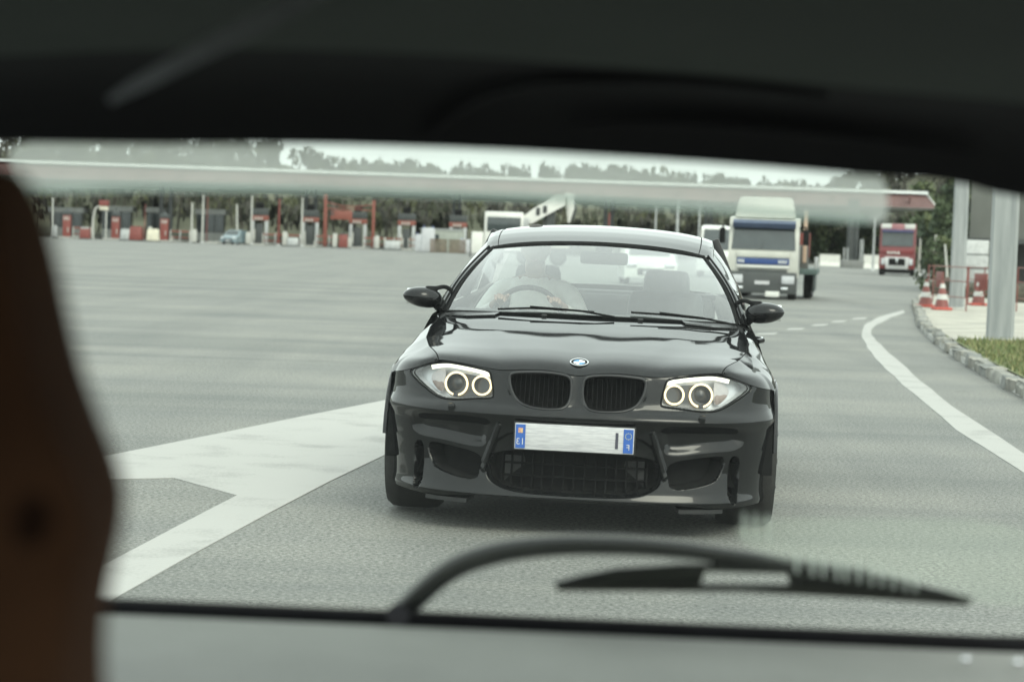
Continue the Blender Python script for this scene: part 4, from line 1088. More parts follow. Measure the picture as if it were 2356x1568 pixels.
# dark lane totems
def totem(px, label):
    f = foot(px, YT); t = empty('lane_totem', (f[0], YT, .16), 0, label, 'totem', 'dark lane totems with orange bands')
    for x in (-.75, .75): m_ = MB(); m_.box((x, 0, 1.25), (.36, .4, 2.5), bev=.03); m_.build('leg', steel_gal, t)
    m_ = MB(); m_.box((0, .05, 1.05), (.8, .5, 2.1), bev=.03); m_.build('cabinet', steel_dark, t)
    m_ = MB(); m_.box((0, -.05, 2.72), (1.9, .5, .50), bev=.04); b_ = m_.build('band', orange_p, t)
    for x in (-.42, -.1, .22): m_ = MB(); m_.box((x, -.32, 2.66), (.16, .03, .30)); m_.build('band_stripe', white_pole, b_, smooth=0)
    m_ = MB(); m_.box((0, 0, 3.35), (1.9, .55, .76), bev=.06); m_.build('sign_box', steel_dark, t)
    m_ = MB(); m_.box((0, 0, 4.05), (.86, .5, .62), bev=.14); m_.build('signal_head', matteblack, t)
    m_ = MB(); m_.box((-.55, -.25, .9), (.22, .1, 1.2), bev=.02); m_.build('reflector_panel', white_pole, t)
for px, l in ((596, 'dark lane totem beside the tall white pole, left of the paired columns'), (712, 'dark lane totem in front of the paired canopy columns'), (822, 'dark lane totem inside the orange goal frame'), (934, 'dark lane totem left of the white bags'), (1052, 'dark lane totem by the columns behind the pallet stack')): totem(px, l)
# poles
def pole(px, y_top, m, label, r=.12, Y=YT - 3, name='pole', group='thin poles at the toll lanes', bend=0):
    f = foot(px, Y); h = CAMH + (hz(px) - y_top) / FPX * Y
    t = empty(name, (f[0], Y, 0), 0, label, 'pole', group)
    k = MB(); k.tube([(0, 0, 0), (bend * .3, 0, h * .5), (bend, 0, h)], [r, r * .9, r * .75], 8); k.build('shaft', m, t)
    k = MB(); k.cyl((0, 0, 0), (0, 0, .18), r * 2.2, r * 1.6, 10); k.build('foot', steel_gal, t)
for px, yt, l in ((119, 455, 'thin white pole left of the leftmost red terminal'), (440, 466, 'shorter white pole left of the tall white pole'), (465, 447, 'tall white pole right of the three red terminals'), (545, 470, 'slanting white pole behind the parked van'), (577, 449, 'tall white pole left of the first dark totem'), (693, 455, 'tall white pole left of the paired columns')):
    pole(px, yt, white_pole, l, bend=(-.12 if px == 545 else 0))
for px, yt, l in ((332, 470, 'thin red pole right of the middle red terminal'), (475, 452, 'thin red pole touching the tall white pole'), (640, 458, 'thick red pole between two dark totems')):
    pole(px, yt, red_p, l, r=.11 if px == 640 else .05, group='red poles at the toll lanes')
for px, yt, l in ((1505, 470, 'thin grey lamp pole just above the coupe roof, leftmost of three'), (1555, 462, 'thicker grey lamp pole above the coupe roof'), (1605, 470, 'grey lamp pole left of the white lorry')):
    pole(px, yt, steel_gal, l, r=.12 if px == 1555 else .08, group='grey poles behind the coupe', Y=150)
pole(1398, 490, red_p, 'short red post above the coupe roof', r=.08, Y=150, group='red posts behind the coupe')
# white tube arch with red box
f = foot(230, YT - 2); t = empty('height_arch', (f[0], YT - 2, 0), 0, 'white tube arch with a red box on top, between red terminals', 'arch')
k = MB(); k.tube(catmull([(-.72, 0, 0), (-.7, 0, 2.6), (-.5, 0, 3.3), (0, 0, 3.55), (.6, 0, 3.5)], 20), .11, 8); k.tube([(.6, 0, 0), (.6, 0, 3.5)], .08, 8); k.build('frame', white_pole, t)
k = MB(); k.box((.35, 0, 3.85), (1.0, .5, .6), bev=.05); k.build('lamp_box', red_p, t)
k = MB(); k.box((.35, 0, 3.3), (.9, .4, .35), bev=.05); k.build('sign', cream, t)
# orange goal frame
x0, x1 = foot(746, YT - 4)[0], foot(857, YT - 4)[0]; w = x1 - x0
t = empty('height_gate', ((x0 + x1) / 2, YT - 4, 0), 0, 'tall orange goal-shaped height frame with a small sign', 'frame')
for s_ in (-1, 1): k = MB(); k.box((s_ * w / 2, 0, 2.75 - s_ * .12), (.30, .25, 5.3 - s_ * .3), bev=.03); k.build('post', orange_p, t)
for zz in (4.75, 4.1):
    k = MB(); k.tube([(-w / 2, 0, zz), (-w / 6, 0, zz - .18 * (zz > 4.5) * 2), (w / 6, 0, zz - .36 * (zz > 4.5)), (w / 2, 0, zz - .12)], .06, 6); k.build('crossbar', orange_p, t)
k = MB(); k.box((-w / 6, -.1, 3.45), (2.3, .1, .95), bev=.03); so_ = k.build('sign', orange_p, t)
for x in (-1.9, -1.68): k = MB(); k.box((x, -.17, 3.6), (.12, .03, .5)); k.build('sign_mark', steel_dark, so_, smooth=0)
k = MB(); k.tube([(-w / 6 - 1.5, 0, 0), (-w / 6 - 1.5, 0, 4.1)], .05, 6); k.build('sign_post', orange_p, t)

# pay cabins behind the red terminals
cab_roof = mat('cabin_roof', (.27, .28, .27), .6, var=.1)
for i, (a_, b_, yt, l) in enumerate(((108, 192, 476, 'grey pay cabin behind the leftmost red terminal'), (228, 304, 473, 'grey pay cabin behind the white tube arch'), (334, 376, 476, 'narrow grey pay cabin left of the rightmost red terminal'), (446, 518, 480, 'grey pay cabin right of the tall white pole'))):
    Yc = YT + 12; fa, fb = foot(a_, Yc)[0], foot(b_, Yc)[0]; w = fb - fa; h = CAMH + (hz((a_ + b_) / 2) - yt) / FPX * Yc
    t = empty('pay_cabin', ((fa + fb) / 2, Yc + 1.2, 0), 0, l, 'cabin', 'pay cabins')
    k = MB(); k.box((0, 0, h - .35), (w, 2.8, .6), bev=.05); k.build('roof', cab_roof, t)
    k = MB(); k.box((0, 0, .62), (w * .86, 2.2, 1.0)); k.build('base', mat('cabin_base', (.2, .21, .2), .6), t, smooth=0)
    k = MB(); k.box((0, 0, h * .5 + .25), (w * .82, 2.1, h - 1.75)); gz = k.build('glazing', darkglass, t, smooth=0)
    for x in (-.43, -.14, .14, .43): k = MB(); k.box((x * w, -1.07, h * .5 + .25), (.12, .12, h - 1.7)); k.build('mullion', steel_dark, gz, smooth=0)
# low orange rail fences
def rail(pxa, pxb, label, Y=YT - 5, h=1.15):
    a_, b_ = foot(pxa, Y)[0], foot(pxb, Y)[0]; w = b_ - a_
    t = empty('works_barrier', ((a_ + b_) / 2, Y, 0), 0, label, 'barrier', 'orange barriers along the lanes')
    k = MB(); k.box((0, 0, h), (w, .08, .16), bev=.02); k.build('top_rail', orange_p, t)
    k = MB(); k.box((0, 0, h * .45), (w, .06, .10)); k.build('lower_rail', orange_p, t)
    n = max(2, int(w / 1.3))
    for i in range(n + 1): k = MB(); k.box((-w / 2 + w * i / n, 0, h * .55), (.10, .10, h * 1.1), bev=.01); k.build('post', steel_gal if i % 2 else white_pole, t)
rail(392, 436, 'orange barrier right of the rightmost red terminal'); rail(604, 690, 'orange barrier under the thick red pole'); rail(726, 788, 'orange barrier left of the red cabinet'); rail(836, 884, 'orange barrier right of the goal frame'); rail(886, 926, 'orange barrier left of the dark totem by the bags'); rail(940, 960, 'short orange barrier beside the white bags'); rail(168, 210, 'orange barrier between arch and leftmost red terminal')
# small fittings
def bits(px, w, h, m, nm, label, Y=YT - 6, cat='box', cap=None):
    f = foot(px, Y); t = empty(nm, (f[0], Y, 0), 0, label, cat)
    k = MB(); k.box((0, 0, h * .46 + .05), (w, w * .8, h * .92), bev=min(w, h) * .12, taper=(.9, .9)); k.build('body', m, t)
    k = MB(); k.box((0, 0, .05), (w * 1.12, w, .1)); k.build('base', steel_dark, t)
    k = MB(); k.box((0, 0, h * .96), (w * .75, w * .7, h * .12), bev=.02); k.build('lid', cap or m, t)
bits(196, 1.1, 1.2, red_p, 'control_box', 'low red control box between the left terminals', cap=steel_gal)
bits(313, 1.4, 1.5, red_p, 'control_box', 'low red control box right of the middle terminal')
bits(790, .95, 1.55, red_p, 'control_box', 'tapering red box under the orange frame', cap=steel_dark)
bits(352, 1.3, 1.3, cream, 'control_box', 'cream box left of the rightmost red terminal')
bits(290, 1.2, 1.2, steel_gal, 'control_box', 'grey box beside the middle red terminal')
bits(674, 1.2, .9, steel_gal, 'control_box', 'pale grey box under the pole left of the paired columns')
bits(903, 1.7, .95, steel_gal, 'control_box', 'pale grey low box left of the last dark totem')
bits(125, .6, 1.3, steel_gal, 'control_box', 'slim grey box left of the leftmost terminal')
bits(345, .4, 1.5, white_pole, 'bollard', 'white bollard left of the cream box', cat='bollard')
bits(447, .5, 1.4, white_pole, 'bollard', 'white bollard below the shorter white pole', cat='bollard')
bits(570, .5, 1.3, white_pole, 'bollard', 'white bollard right of the parked van', cat='bollard')
bits(655, .5, 1.5, white_pole, 'bollard', 'white bollard right of the thick red pole', cat='bollard')
bits(770, .5, 1.5, white_pole, 'bollard', 'white bollard left of the tapering red box', cat='bollard')
bits(803, .4, 1.1, white_pole, 'bollard', 'white bollard right of the tapering red box', cat='bollard')
bits(867, .5, 1.4, white_pole, 'bollard', 'white bollard right of the orange frame post', cat='bollard')

# ------------------------------------------------------------------ road vehicles in the distance
def loft_car(t, L, W, H, paint_m, van=False):
    """far vehicle seen from the front: body, glass, wheels, lamps; nose at y=0 towards the camera"""
    hw = W / 2
    prof = [(0, .25), (0, .62), (.08, .74), (.9, .95), (1.55, H - .05), (1.9, H), (L * .85, H * .98), (L, .95), (L, .25)] if not van else [(0, .3), (0, .95), (.15, 1.05), (.6, 1.2), (1.15, H - .12), (1.6, H), (L, H), (L, .3)]
    k = MB(); n = len(prof)
    rows = []
    for s_, in_ in ((-1, 1.0), (-.86, 0.0), (.86, 0.0), (1, 1.0)):
        rows.append([(s_ * hw * (1 - (.14 if z > 1.0 else 0)), y + (.06 if in_ and y < .2 else 0), z - (.05 if in_ else 0)) for y, z in prof])
    A = np.array(rows); k.grid(A); k.add(rows[0], [tuple(range(n))]); k.add(rows[3], [tuple(range(n))]); k.build('body', paint_m, t, smooth=35)
    z0, z1, yA, yB = (.98, H - .1, .95, 1.5) if not van else (1.24, H - .2, .62, 1.06)
    k = MB(); k.prism([(-hw * .78, yA - .02, z0), (hw * .78, yA - .02, z0), (hw * .72, yB - .02, z1), (-hw * .72, yB - .02, z1)], (0, .0, .02)); k.build('windscreen', darkglass, t, smooth=0)
    for s_ in (-1, 1):
        k = MB(); k.box((s_ * hw * .72, -.01, .66 if not van else .88), (hw * .38, .06, .16), bev=.03); k.build('headlight', chrome, t)
        for y in (.8, L - .8): wheel(s_ * (hw - .12), y, t, r=.31, w=.2)
    k = MB(); k.box((0, -.015, .45 if not van else .62), (W * .5, .05, .22), bev=.03); k.build('grille', matteblack, t)
    k = MB(); k.box((0, -.05, .42), (.52, .02, .11)); k.build('number_plate', plate_w, t, smooth=0)
f = foot(536, YT - 4); t = empty('parked_car', (f[0], YT - 8, 0), -.25, 'small blue-grey car standing in a toll lane below white poles', 'car'); loft_car(t, 4.0, 1.75, 1.5, mat('blue_grey_paint', (.12, .17, .19), .3, coat=.5))

def lorry(t, W, H, kind):
    """cab seen from the front; nose at y=0, hw half width"""
    s = W / 2.5; hw = W / 2
    body = mat('dusty_white_lorry', (.46, .46, .42), .4, var=.12, scale=1.5) if kind == 'white' else mat('dark_red_paint', (.16, .022, .024), .35, var=.15, coat=.4)
    def bx(nm, c, d, m, par=t, bev=.02, **kw):
        k = MB(); k.box([q * s for q in c], [q * s for q in d], bev=bev * s, m=0, **kw); return k.build(nm, m, par)
    Hc = H / s
    if kind == 'white':
        k = MB()
        P = [(0, .95), (-.04, 1.35), (.0, 1.72), (.22, 2.62), (.34, 2.92), (2.0, 3.0), (2.0, .8), (.0, .8)]
        rows = [[(x * s, y * s, z * s) for y, z in P] for x in (-1.25, 1.25)]
        k.grid(np.array([r + [r[0]] for r in rows])); k.add(rows[0], [tuple(range(8))]); k.add(rows[1], [tuple(range(8))]); cabo = k.build('cab', body, t, smooth=25)
        k = MB(); k.prism([(-1.14 * s, -.03 * s, 1.78 * s), (1.14 * s, -.03 * s, 1.78 * s), (1.08 * s, .18 * s, 2.66 * s), (-1.08 * s, .18 * s, 2.66 * s)], (0, .03, 0)); wsx = k.build('windscreen', darkglass, t, smooth=0)
        bx('sun_visor', (0, .05, 2.70), (2.25, .28, .22), mat('visor_blue', (.05, .07, .12), .3), rx=.5)
        bx('roof_deflector', (0, 1.0, 3.30), (2.2, 1.5, .75), body, bev=.12, taper=(.86, .55))
        bx('upper_panel', (0, -.06, 1.60), (1.9, .06, .20), body)
        gp_ = bx('grille_panel', (0, -.07, 1.36), (1.86, .06, .22), mat('truck_blue', (.02, .05, .17), .4))
        for i, z in enumerate((1.17, 1.02, .90)): bx('grille_slat', (0, -.08, z), (1.86 - .12 * i, .06, .09), white_p if i != 1 else steel_dark)
        for xx in (-.86, -.78, -.70, .58, .66, .74, .82): bx('letter', (xx, -.108, 1.36), (.045, .012, .12), white_p, gp_, bev=0)
        bx('bumper', (0, -.02, .60), (2.44, .30, .78), mat('truck_dark_plastic', (.05, .055, .055), .5), bev=.06)
        for sg in (-1, 1):
            bx('headlight', (sg * .92, -.185, .72), (.46, .05, .30), mat('lamp_grey', (.45, .46, .48), .2), bev=.04)
            bx('fog_light', (sg * .80, -.185, .40), (.24, .04, .10), chrome)
        bx('number_plate', (0, -.19, .60), (.52, .03, .13), plate_w, bev=0)
        bx('step_panel', (.38, -.19, .20), (.5, .04, .2), white_p)
        for sg in (-1, 1):
            k = MB(); k.tube([(sg * 1.22 * s, .3 * s, 2.6 * s), (sg * 1.48 * s, .15 * s, 2.62 * s), (sg * 1.5 * s, .12 * s, 2.2 * s)], .03, 6); mo = k.build('mirror_arm', matteblack, t)
            bx('mirror', (sg * 1.5, .15, 2.25), (.22, .14, .56), matteblack, mo, bev=.05)
        bx('door_line', (1.255, 1.0, 1.8), (.012, 1.2, 1.3), steel_gal, bev=0)
        bx('side_window', (1.256, .95, 2.3), (.012, .9, .6), darkglass, bev=0)
        k = MB(); k.tube([(-.1 * s, -.02 * s, 1.8 * s), (.1 * s, .12 * s, 2.3 * s)], .012, 5); k.build('wiper', matteblack, wsx)
        # flatbed behind, swung out to the right
        bx('bed', (.55, 5.2, 1.02), (2.7, 6.0, .22), mat('bed_green_grey', (.06, .09, .085), .6), bev=.03)
        for i in range(7):
            bx('bed_stake', (1.82, 2.6 + i * .85, 1.32), (.08, .1, .5), steel_gal)
        bx('side_skirt', (1.78, 4.8, .62), (.08, 4.2, .66), mat('skirt_dark', (.045, .055, .055), .6))
        bx('load_crate', (1.0, 3.3, 1.55), (1.1, 1.2, .9), mat('load_dark', (.09, .09, .085), .8), bev=.04)
        bx('load_board', (1.35, 3.0, 2.0), (.5, .1, .9), red_p); bx('exhaust_stack', (1.42, 2.2, 2.3), (.14, .14, 1.9), mat('tan_pipe', (.45, .32, .24), .5), bev=.05)
        for y in (.9, 3.9, 5.1, 7.4):
            for sg in (-1, 1): wheel(sg * (1.05 if y < 2 else 1.2) * s + (.35 * s if y > 2 else 0), y * s, t, r=.5 * s, w=.32 * s)
    else:
        k = MB(); P = [(.05, .5), (0, 1.0), (.02, 1.75), (.16, 3.0), (.25, 3.65), (2.2, 3.7), (2.2, .5)]
        rows = [[(x * s, y * s, z * s) for y, z in P] for x in (-1.25, 1.25)]
        k.grid(np.array([r + [r[0]] for r in rows])); k.add(rows[0], [tuple(range(7))]); k.add(rows[1], [tuple(range(7))]); k.build('cab', body, t, smooth=25)
        sb_ = bx('roof_sign', (0, .13, 3.45), (2.45, .12, .42), mat('sign_pink', (.36, .17, .18), .4), rx=.12)
        for sg in (-1, 1): bx('sign_corner', (sg * .82, .04, 3.5), (.72, .05, .34), white_p, sb_, rx=.12)
        bx('sun_visor', (0, -.02, 3.16), (2.2, .3, .16), mat('visor_blue2', (.05, .06, .14), .3))
        k = MB(); k.prism([(-1.1 * s, -.02 * s, 2.1 * s), (1.1 * s, -.02 * s, 2.1 * s), (1.08 * s, .09 * s, 3.1 * s), (-1.08 * s, .09 * s, 3.1 * s)], (0, .03, 0)); k.build('windscreen', darkglass, t, smooth=0)
        nb = bx('name_band', (0, -.03, 1.72), (2.3, .06, .34), body)
        for xx in (-.42, -.18, .06, .3): bx('letter', (xx - .2, -.07, 1.62), (.15, .02, .14), white_p, nb, bev=0)
        bx('grille_surround', (0, -.03, .80), (1.5, .10, 1.05), mat('truck_silver', (.5, .5, .5), .35, .4), bev=.04, taper=(1.15, 1))
        g_ = bx('grille', (0, -.09, .98), (1.16, .06, .5), matteblack, bev=.02)
        bx('emblem', (0, -.13, 1.05), (.13, .04, .32), chrome, g_)
        for z in (.62, .5): bx('grille_bar', (0, -.09, z), (1.0, .05, .06), steel_gal, g_)
        for sg in (-1, 1):
            bx('headlight', (sg * .98, -.05, 1.0), (.26, .08, .46), mat('lamp_grey', (.45, .46, .48), .2), bev=.03)
            bx('mirror', (sg * 1.42, .3, 2.4), (.2, .15, .7), matteblack, bev=.04)
            bx('mirror_arm', (sg * 1.33, .3, 2.72), (.2, .06, .06), matteblack)
        bx('bumper', (0, .0, .32), (2.46, .3, .30), matteblack, bev=.04)
        bx('trailer', (0, 5.5, 2.2), (2.5, 6.0, 2.9), mat('trailer_maroon', (.12, .05, .05), .6), bev=.05)
        for y in (1.0, 4.0, 6.6):
            for sg in (-1, 1): wheel(sg * 1.08 * s, y * s, t, r=.5 * s, w=.32 * s)
g0 = ground(1752, 688); wd = 160 / scale_at(g0[1])
t = empty('lorry', (g0[0], g0[1], 0), math.radians(-9.0), 'white lorry with blue grille stripe and flatbed, right of the coupe', 'lorry'); lorry(t, wd, 3.0, 'white')
wt = t
person('person', Matrix.Translation((g0[0] + wd * .27, g0[1] + .75, 1.25)) , 'lorry driver in a yellow-striped jacket behind the windscreen', mat('hi_vis', (.35, .42, .06), .7, col2=(.05, .06, .05), scale=9), mat('brown_hair', (.06, .045, .03), .6), [(-.16, -.42, .42), (.16, -.42, .42)])
g0 = ground(2062, 634); wd = 81 / scale_at(g0[1])
t = empty('lorry', (g0[0], g0[1], 0), math.radians(-11), 'dark red lorry with white roof sign in the far right lane', 'lorry'); lorry(t, wd, 3.7, 'red')
f = foot(1652, 95); t = empty('van', (f[0], 95, 0), math.radians(-7), 'white van half hidden behind the white lorry', 'van')
loft_car(t, 5.2, 2.0, 2.35, white_p, van=True)
# parked car seen through the coupe's cabin glass, behind it on the right
f = foot(1496, 70); t = empty('parked_car', (f[0], 70, 0), 0, 'white car on the road seen through the coupe windscreen', 'car'); loft_car(t, 4.2, 1.75, 1.45, white_p)

# crane lorry above the coupe roof
Yk = 120.0; sk = scale_at(Yk)
f = foot(1215, Yk); t = empty('crane_lorry', (f[0], Yk, 0), 0, 'works lorry with raised white crane arm above the coupe roof', 'lorry')
def kp(px, py): p = at_y(px, py, Yk); return np.array([p[0] - f[0], 0, p[2]])
k = MB(); a_, b_ = kp(1204, 508), kp(1268, 466); k.prism([kp(1200, 500), kp(1222, 515), kp(1300, 472), kp(1300, 449), kp(1270, 452), kp(1230, 478)], (0, .8, 0)); bo = k.build('crane_arm', white_p, t, smooth=0)
for px, py in ((1238, 486), (1254, 481)): q = kp(px, py); k = MB(); k.box(q + [0, -.03, 0], (.22, .1, .42), bev=.03); k.build('arm_pin', steel_dark, bo)
k = MB(); k.tube([kp(1302, 452) + [0, .4, 0], kp(1311, 450) + [0, .4, 0], kp(1312, 480) + [0, .4, 0], kp(1309, 512) + [0, .4, 0]], [.2, .28, .26, .06], 8); k.build('outer_boom', white_p, t)
k = MB(); k.tube([kp(1318, 462) + [0, .5, 0], kp(1321, 480) + [0, .5, 0], kp(1317, 505) + [0, .5, 0]], [.16, .2, .1], 8); k.build('hydraulic_ram', steel_dark, t)
k = MB(); k.tube([kp(1268, 478) + [0, .5, 0], kp(1264, 505) + [0, .5, 0], kp(1262, 545) + [0, .5, 0]], [.3, .32, .34], 10); k.build('crane_post', steel_dark, t)
q = kp(1235, 512); k = MB(); k.box((q[0] + .3, .8, 1.62), (3.2, 1.6, 1.2), bev=.05); k.build('bed_side', cream, t)
q = kp(1160, 505); k = MB(); k.box((q[0], .6, 1.85), (2.2, 2.0, 2.2), bev=.1); cb = k.build('cab', white_p, t)
k = MB(); k.box((q[0], -.42, 2.25), (1.9, .05, .8), bev=.05); k.build('windscreen', darkglass, cb)
for px in (1160, 1176): q2 = kp(px, 502); k = MB(); k.box((q2[0], -.1, q2[2]), (.32, .2, .6), bev=.04); k.build('air_filter', steel_dark, t)
q2 = kp(1198, 505); k = MB(); k.box((q2[0], -.1, q2[2] - .2), (1.0, .5, .6), bev=.06); k.build('toolbox', steel_gal, t)
q2 = kp(1240, 497); k = MB(); k.box((q2[0] + .1, .6, q2[2] - .05), (1.1, .3, .22), bev=.03); k.build('green_case', mat('green_case', (.03, .12, .09), .6), t)
k = MB(); k.box((0, 1.6, .8), (5.2, 2.0, .3)); k.build('chassis', steel_dark, t)
for x in (-1.9, -.2, 1.7): 
    for y in (.9, 2.4): w_o = wheel(x, y, t, r=.48, w=.3); w_o.rotation_euler = (0, 0, math.pi / 2)

# works materials left of the coupe
Yw = 205.0
def bag(px, w, h, label, Y=Yw):
    f = foot(px, Y); t = MB(); t.box((0, 0, h / 2), (w, w * .9, h), bev=.16, taper=(.92, .92))
    t.v = [(x * (1 + .05 * math.sin(z * 5)), y, z) for x, y, z in t.v]
    r = empty('bulk_bag', (f[0], Y, 0), random.uniform(-.2, .2), label, 'bag', 'white bulk bags'); t.build('sack', mat('woven_white', (.42, .43, .45), .8, var=.08, scale=3), r)
    k = MB()
    for sx in (-1, 1): k.tube([(sx * w * .4, -w * .35, h * .95), (sx * w * .3, 0, h * 1.08), (sx * w * .4, w * .35, h * .95)], .03, 5)
    k.build('lifting_loop', mat('loop_blue', (.08, .12, .3), .7), r)
bag(967, 1.0, 1.7, 'shorter white bulk bag at the left end of the works pile'); bag(984, 1.35, 2.35, 'taller white bulk bag beside the shorter one')
bag(1072, 1.3, 1.35, 'low white bulk bag right of the pallet stack', Yw)
f = foot(1030, Yw - 3); t = empty('pallet_stack', (f[0], Yw - 3, 0), .05, 'brown stack of pallets and timber left of the coupe', 'pallets')
wood = mat('grey_brown_wood', (.16, .12, .085), .9, var=.35, scale=3)
for i in range(5):
    for x in (-.9, .9):
        k = MB()
        k.box((x, -.5, .12 + i * .26), (1.6, .1, .14)); k.box((x, .5, .12 + i * .26), (1.6, .1, .14)); k.build('bearer', wood, t, smooth=0)
        k = MB(); k.box((x + random.uniform(-.05, .05), 0, .22 + i * .26), (1.65, 1.25, .05)); k.build('deck_board', wood, t, smooth=0)
f = foot(1010, Yw + 4); t = empty('site_cabin', (foot(1016, Yw + 4)[0], Yw + 4, 0), 0, 'grey-green site cabin behind the pallet stack', 'cabin')
k = MB(); k.box((0, 1.2, 1.1), (4.2, 2.2, 2.2), bev=.05); k.build('body', mat('cabin_greygreen', (.26, .28, .25), .7), t)
k = MB(); k.box((0, 1.2, 2.25), (4.35, 2.35, .12)); k.build('roof', steel_gal, t, smooth=0)
k = MB(); k.box((-.8, .08, 1.4), (1.0, .06, .7)); k.build('window', darkglass, t, smooth=0)
f = foot(1097, 160); t = empty('display_board', (f[0], 160, 0), 0, 'white board on black legs left of the coupe roof', 'board')
k = MB(); k.box((0, 0, 1.15), (.9, .08, 1.6), bev=.02); k.build('panel', white_p, t)
for x in (-.5, .5): k = MB(); k.box((x, 0, .95), (.08, .1, 1.9)); k.build('leg', matteblack, t, smooth=0)

# ------------------------------------------------------------------ right side: post, wall, works area
gq = ground(1960, 616); t = empty('gantry_post', (gq[0], gq[1], 0), 0, 'dark steel gantry post on a grey base left of the red lorry', 'post')
sx_ = scale_at(gq[1])
for dx, r in ((-.25, .28), (.32, .22), (.0, .2)): k = MB(); k.cyl((dx, .3, 0), (dx, .3, 6.2), r, r * .9, 10); k.build('tube', steel_dark, t)
k = MB(); k.box((0, 0, .35), (2.0, 1.4, .7), bev=.08); k.build('base', mat('base_grey', (.16, .165, .16), .8), t)
for dx in (-.85, -.55, .62, .8): k = MB(); k.cyl((dx, -.6, 0), (dx, -.6, 1.8 + .8 * (dx > 0)), .07, .07, 8); k.build('guard_rod', steel_gal, t)
def lowwall(pxa, pxb, py, h, label):
    a_, b_ = ground(pxa, py), ground(pxb, py + (pxb - pxa) * .035); b_ = np.array([b_[0], a_[1], 0]); w = b_[0] - a_[0]
    t = empty('concrete_barrier', ((a_[0] + b_[0]) / 2, a_[1], 0), 0, label, 'barrier', 'pale concrete barriers')
    k = MB(); k.prism([(-w / 2, -.3, 0), (-w / 2, -.12, .4), (-w / 2, -.1, h), (-w / 2, .1, h), (-w / 2, .12, .4), (-w / 2, .3, 0)], (w, 0, 0)); k.build('block', mat('barrier_pale', (.52, .52, .49), .8, var=.08), t, smooth=0)
    k = MB(); k.box((0, 0, h + .03), (w, .26, .06)); k.build('cap', concrete, t, smooth=0)
lowwall(1885, 1932, 611, 1.1, 'pale concrete barrier left of the gantry post'); lowwall(1986, 2021, 617, 1.2, 'pale concrete barrier between gantry post and red lorry')
for px, Y, yt, m, l in ((2008, 170, 500, steel_gal, 'thin grey pole between gantry post and red lorry'), (2113, 140, 548, white_pole, 'short white marker post right of the red lorry'), (2149, 140, 540, white_pole, 'white marker post between red lorry and bush'), (2179, 75, 562, white_pole, 'leaning white pole at the left edge of the farther pillar')):
    pole(px, yt, m, l, r=.10 if Y > 100 else .05, Y=Y, group='posts on the right', bend=(-.15 if px == 2179 else 0))

# concrete building with overhanging upper storey, far right
Yb = 78.0; xa = foot(2224, Yb)[0]
t = empty('building', (xa, Yb, 0), -.24, 'grey concrete building with overhanging upper storey behind the pillars', 'building')
bcon = mat('building_concrete', (.115, .12, .11), .85, var=.12, scale=.6, bump=.2)
for i in range(8):
    k = MB(); k.box((.85 + i * 1.72, .15, 4.0), (1.68, .3, 4.0), bev=.03); k.build('wall_panel', bcon, t)
k = MB(); k.box((7, 5.2, 4.0), (14, 9.6, 3.9)); k.build('upper_storey', bcon, t, smooth=0)
k = MB(); k.box((7.6, 5.8, 1.0), (12.4, 8.0, 2.1)); k.build('lower_wall', mat('building_shadow', (.05, .053, .05), .9, var=.2, scale=.8), t, smooth=0)  # wall colour darkened for the shadow under the overhang
k = MB(); k.box((7, .15, 1.93), (14.1, .5, .16)); k.build('beam', steel_dark, t, smooth=0)
for x in (-4.2, -1.5, 1.2): k = MB(); k.box((x + 7, 1.75, 1.0), (.35, .1, 2.0)); k.build('support', concrete, t, smooth=0)
f = foot(2238, 68); t = empty('utility_cabinet', (f[0], 68, 0), .1, 'tall grey cabinet just right of the farther pillar', 'cabinet')
k = MB(); k.box((0, 0, .95), (.75, .6, 1.8), bev=.03); k.build('body', steel_gal, t)
for z in (.5, .95, 1.4): k = MB(); k.box((0, -.31, z), (.70, .02, .03)); k.build('seam', steel_dark, t, smooth=0)
k = MB(); k.box((0, 0, .04), (.9, .75, .1)); k.build('plinth', concrete, t, smooth=0)
# cones
def cone_proto():
    t = empty('traffic_cone'); k = MB(); k.lathe([(.17, .05), (.03, .66), (.001, .665)], (0, 0, 0), 'Z', 20); c_ = k.build('cone', red_p, t)
    for z0, z1 in ((.24, .36), (.50, .60)):
        r = lambda z: .17 + (.03 - .17) * (z - .05) / .61 + .004
        k = MB(); k.lathe([(r(z0), z0), (r(z1), z1)], (0, 0, 0), 'Z', 20); k.build('white_band', mat('cone_white', (.48, .48, .46), .5), t)
    k = MB(); k.box((0, 0, .03), (.42, .42, .06), bev=.015); k.build('foot', mat('cone_foot', (.4, .07, .05), .6), t); return t
cp = cone_proto()
for i, (px, py, l) in enumerate(((2129, 712, 'red and white cone at the left corner of the works area'), (2166, 719, 'red and white cone left of the farther pillar'), (2250, 708, 'red and white cone between the two pillars'))):
    c = cp if i == 0 else copy_tree(cp); g0 = ground(px, py); c.location = (g0[0], g0[1], .065); tag(c, l, 'cone', 'cones at the works area')
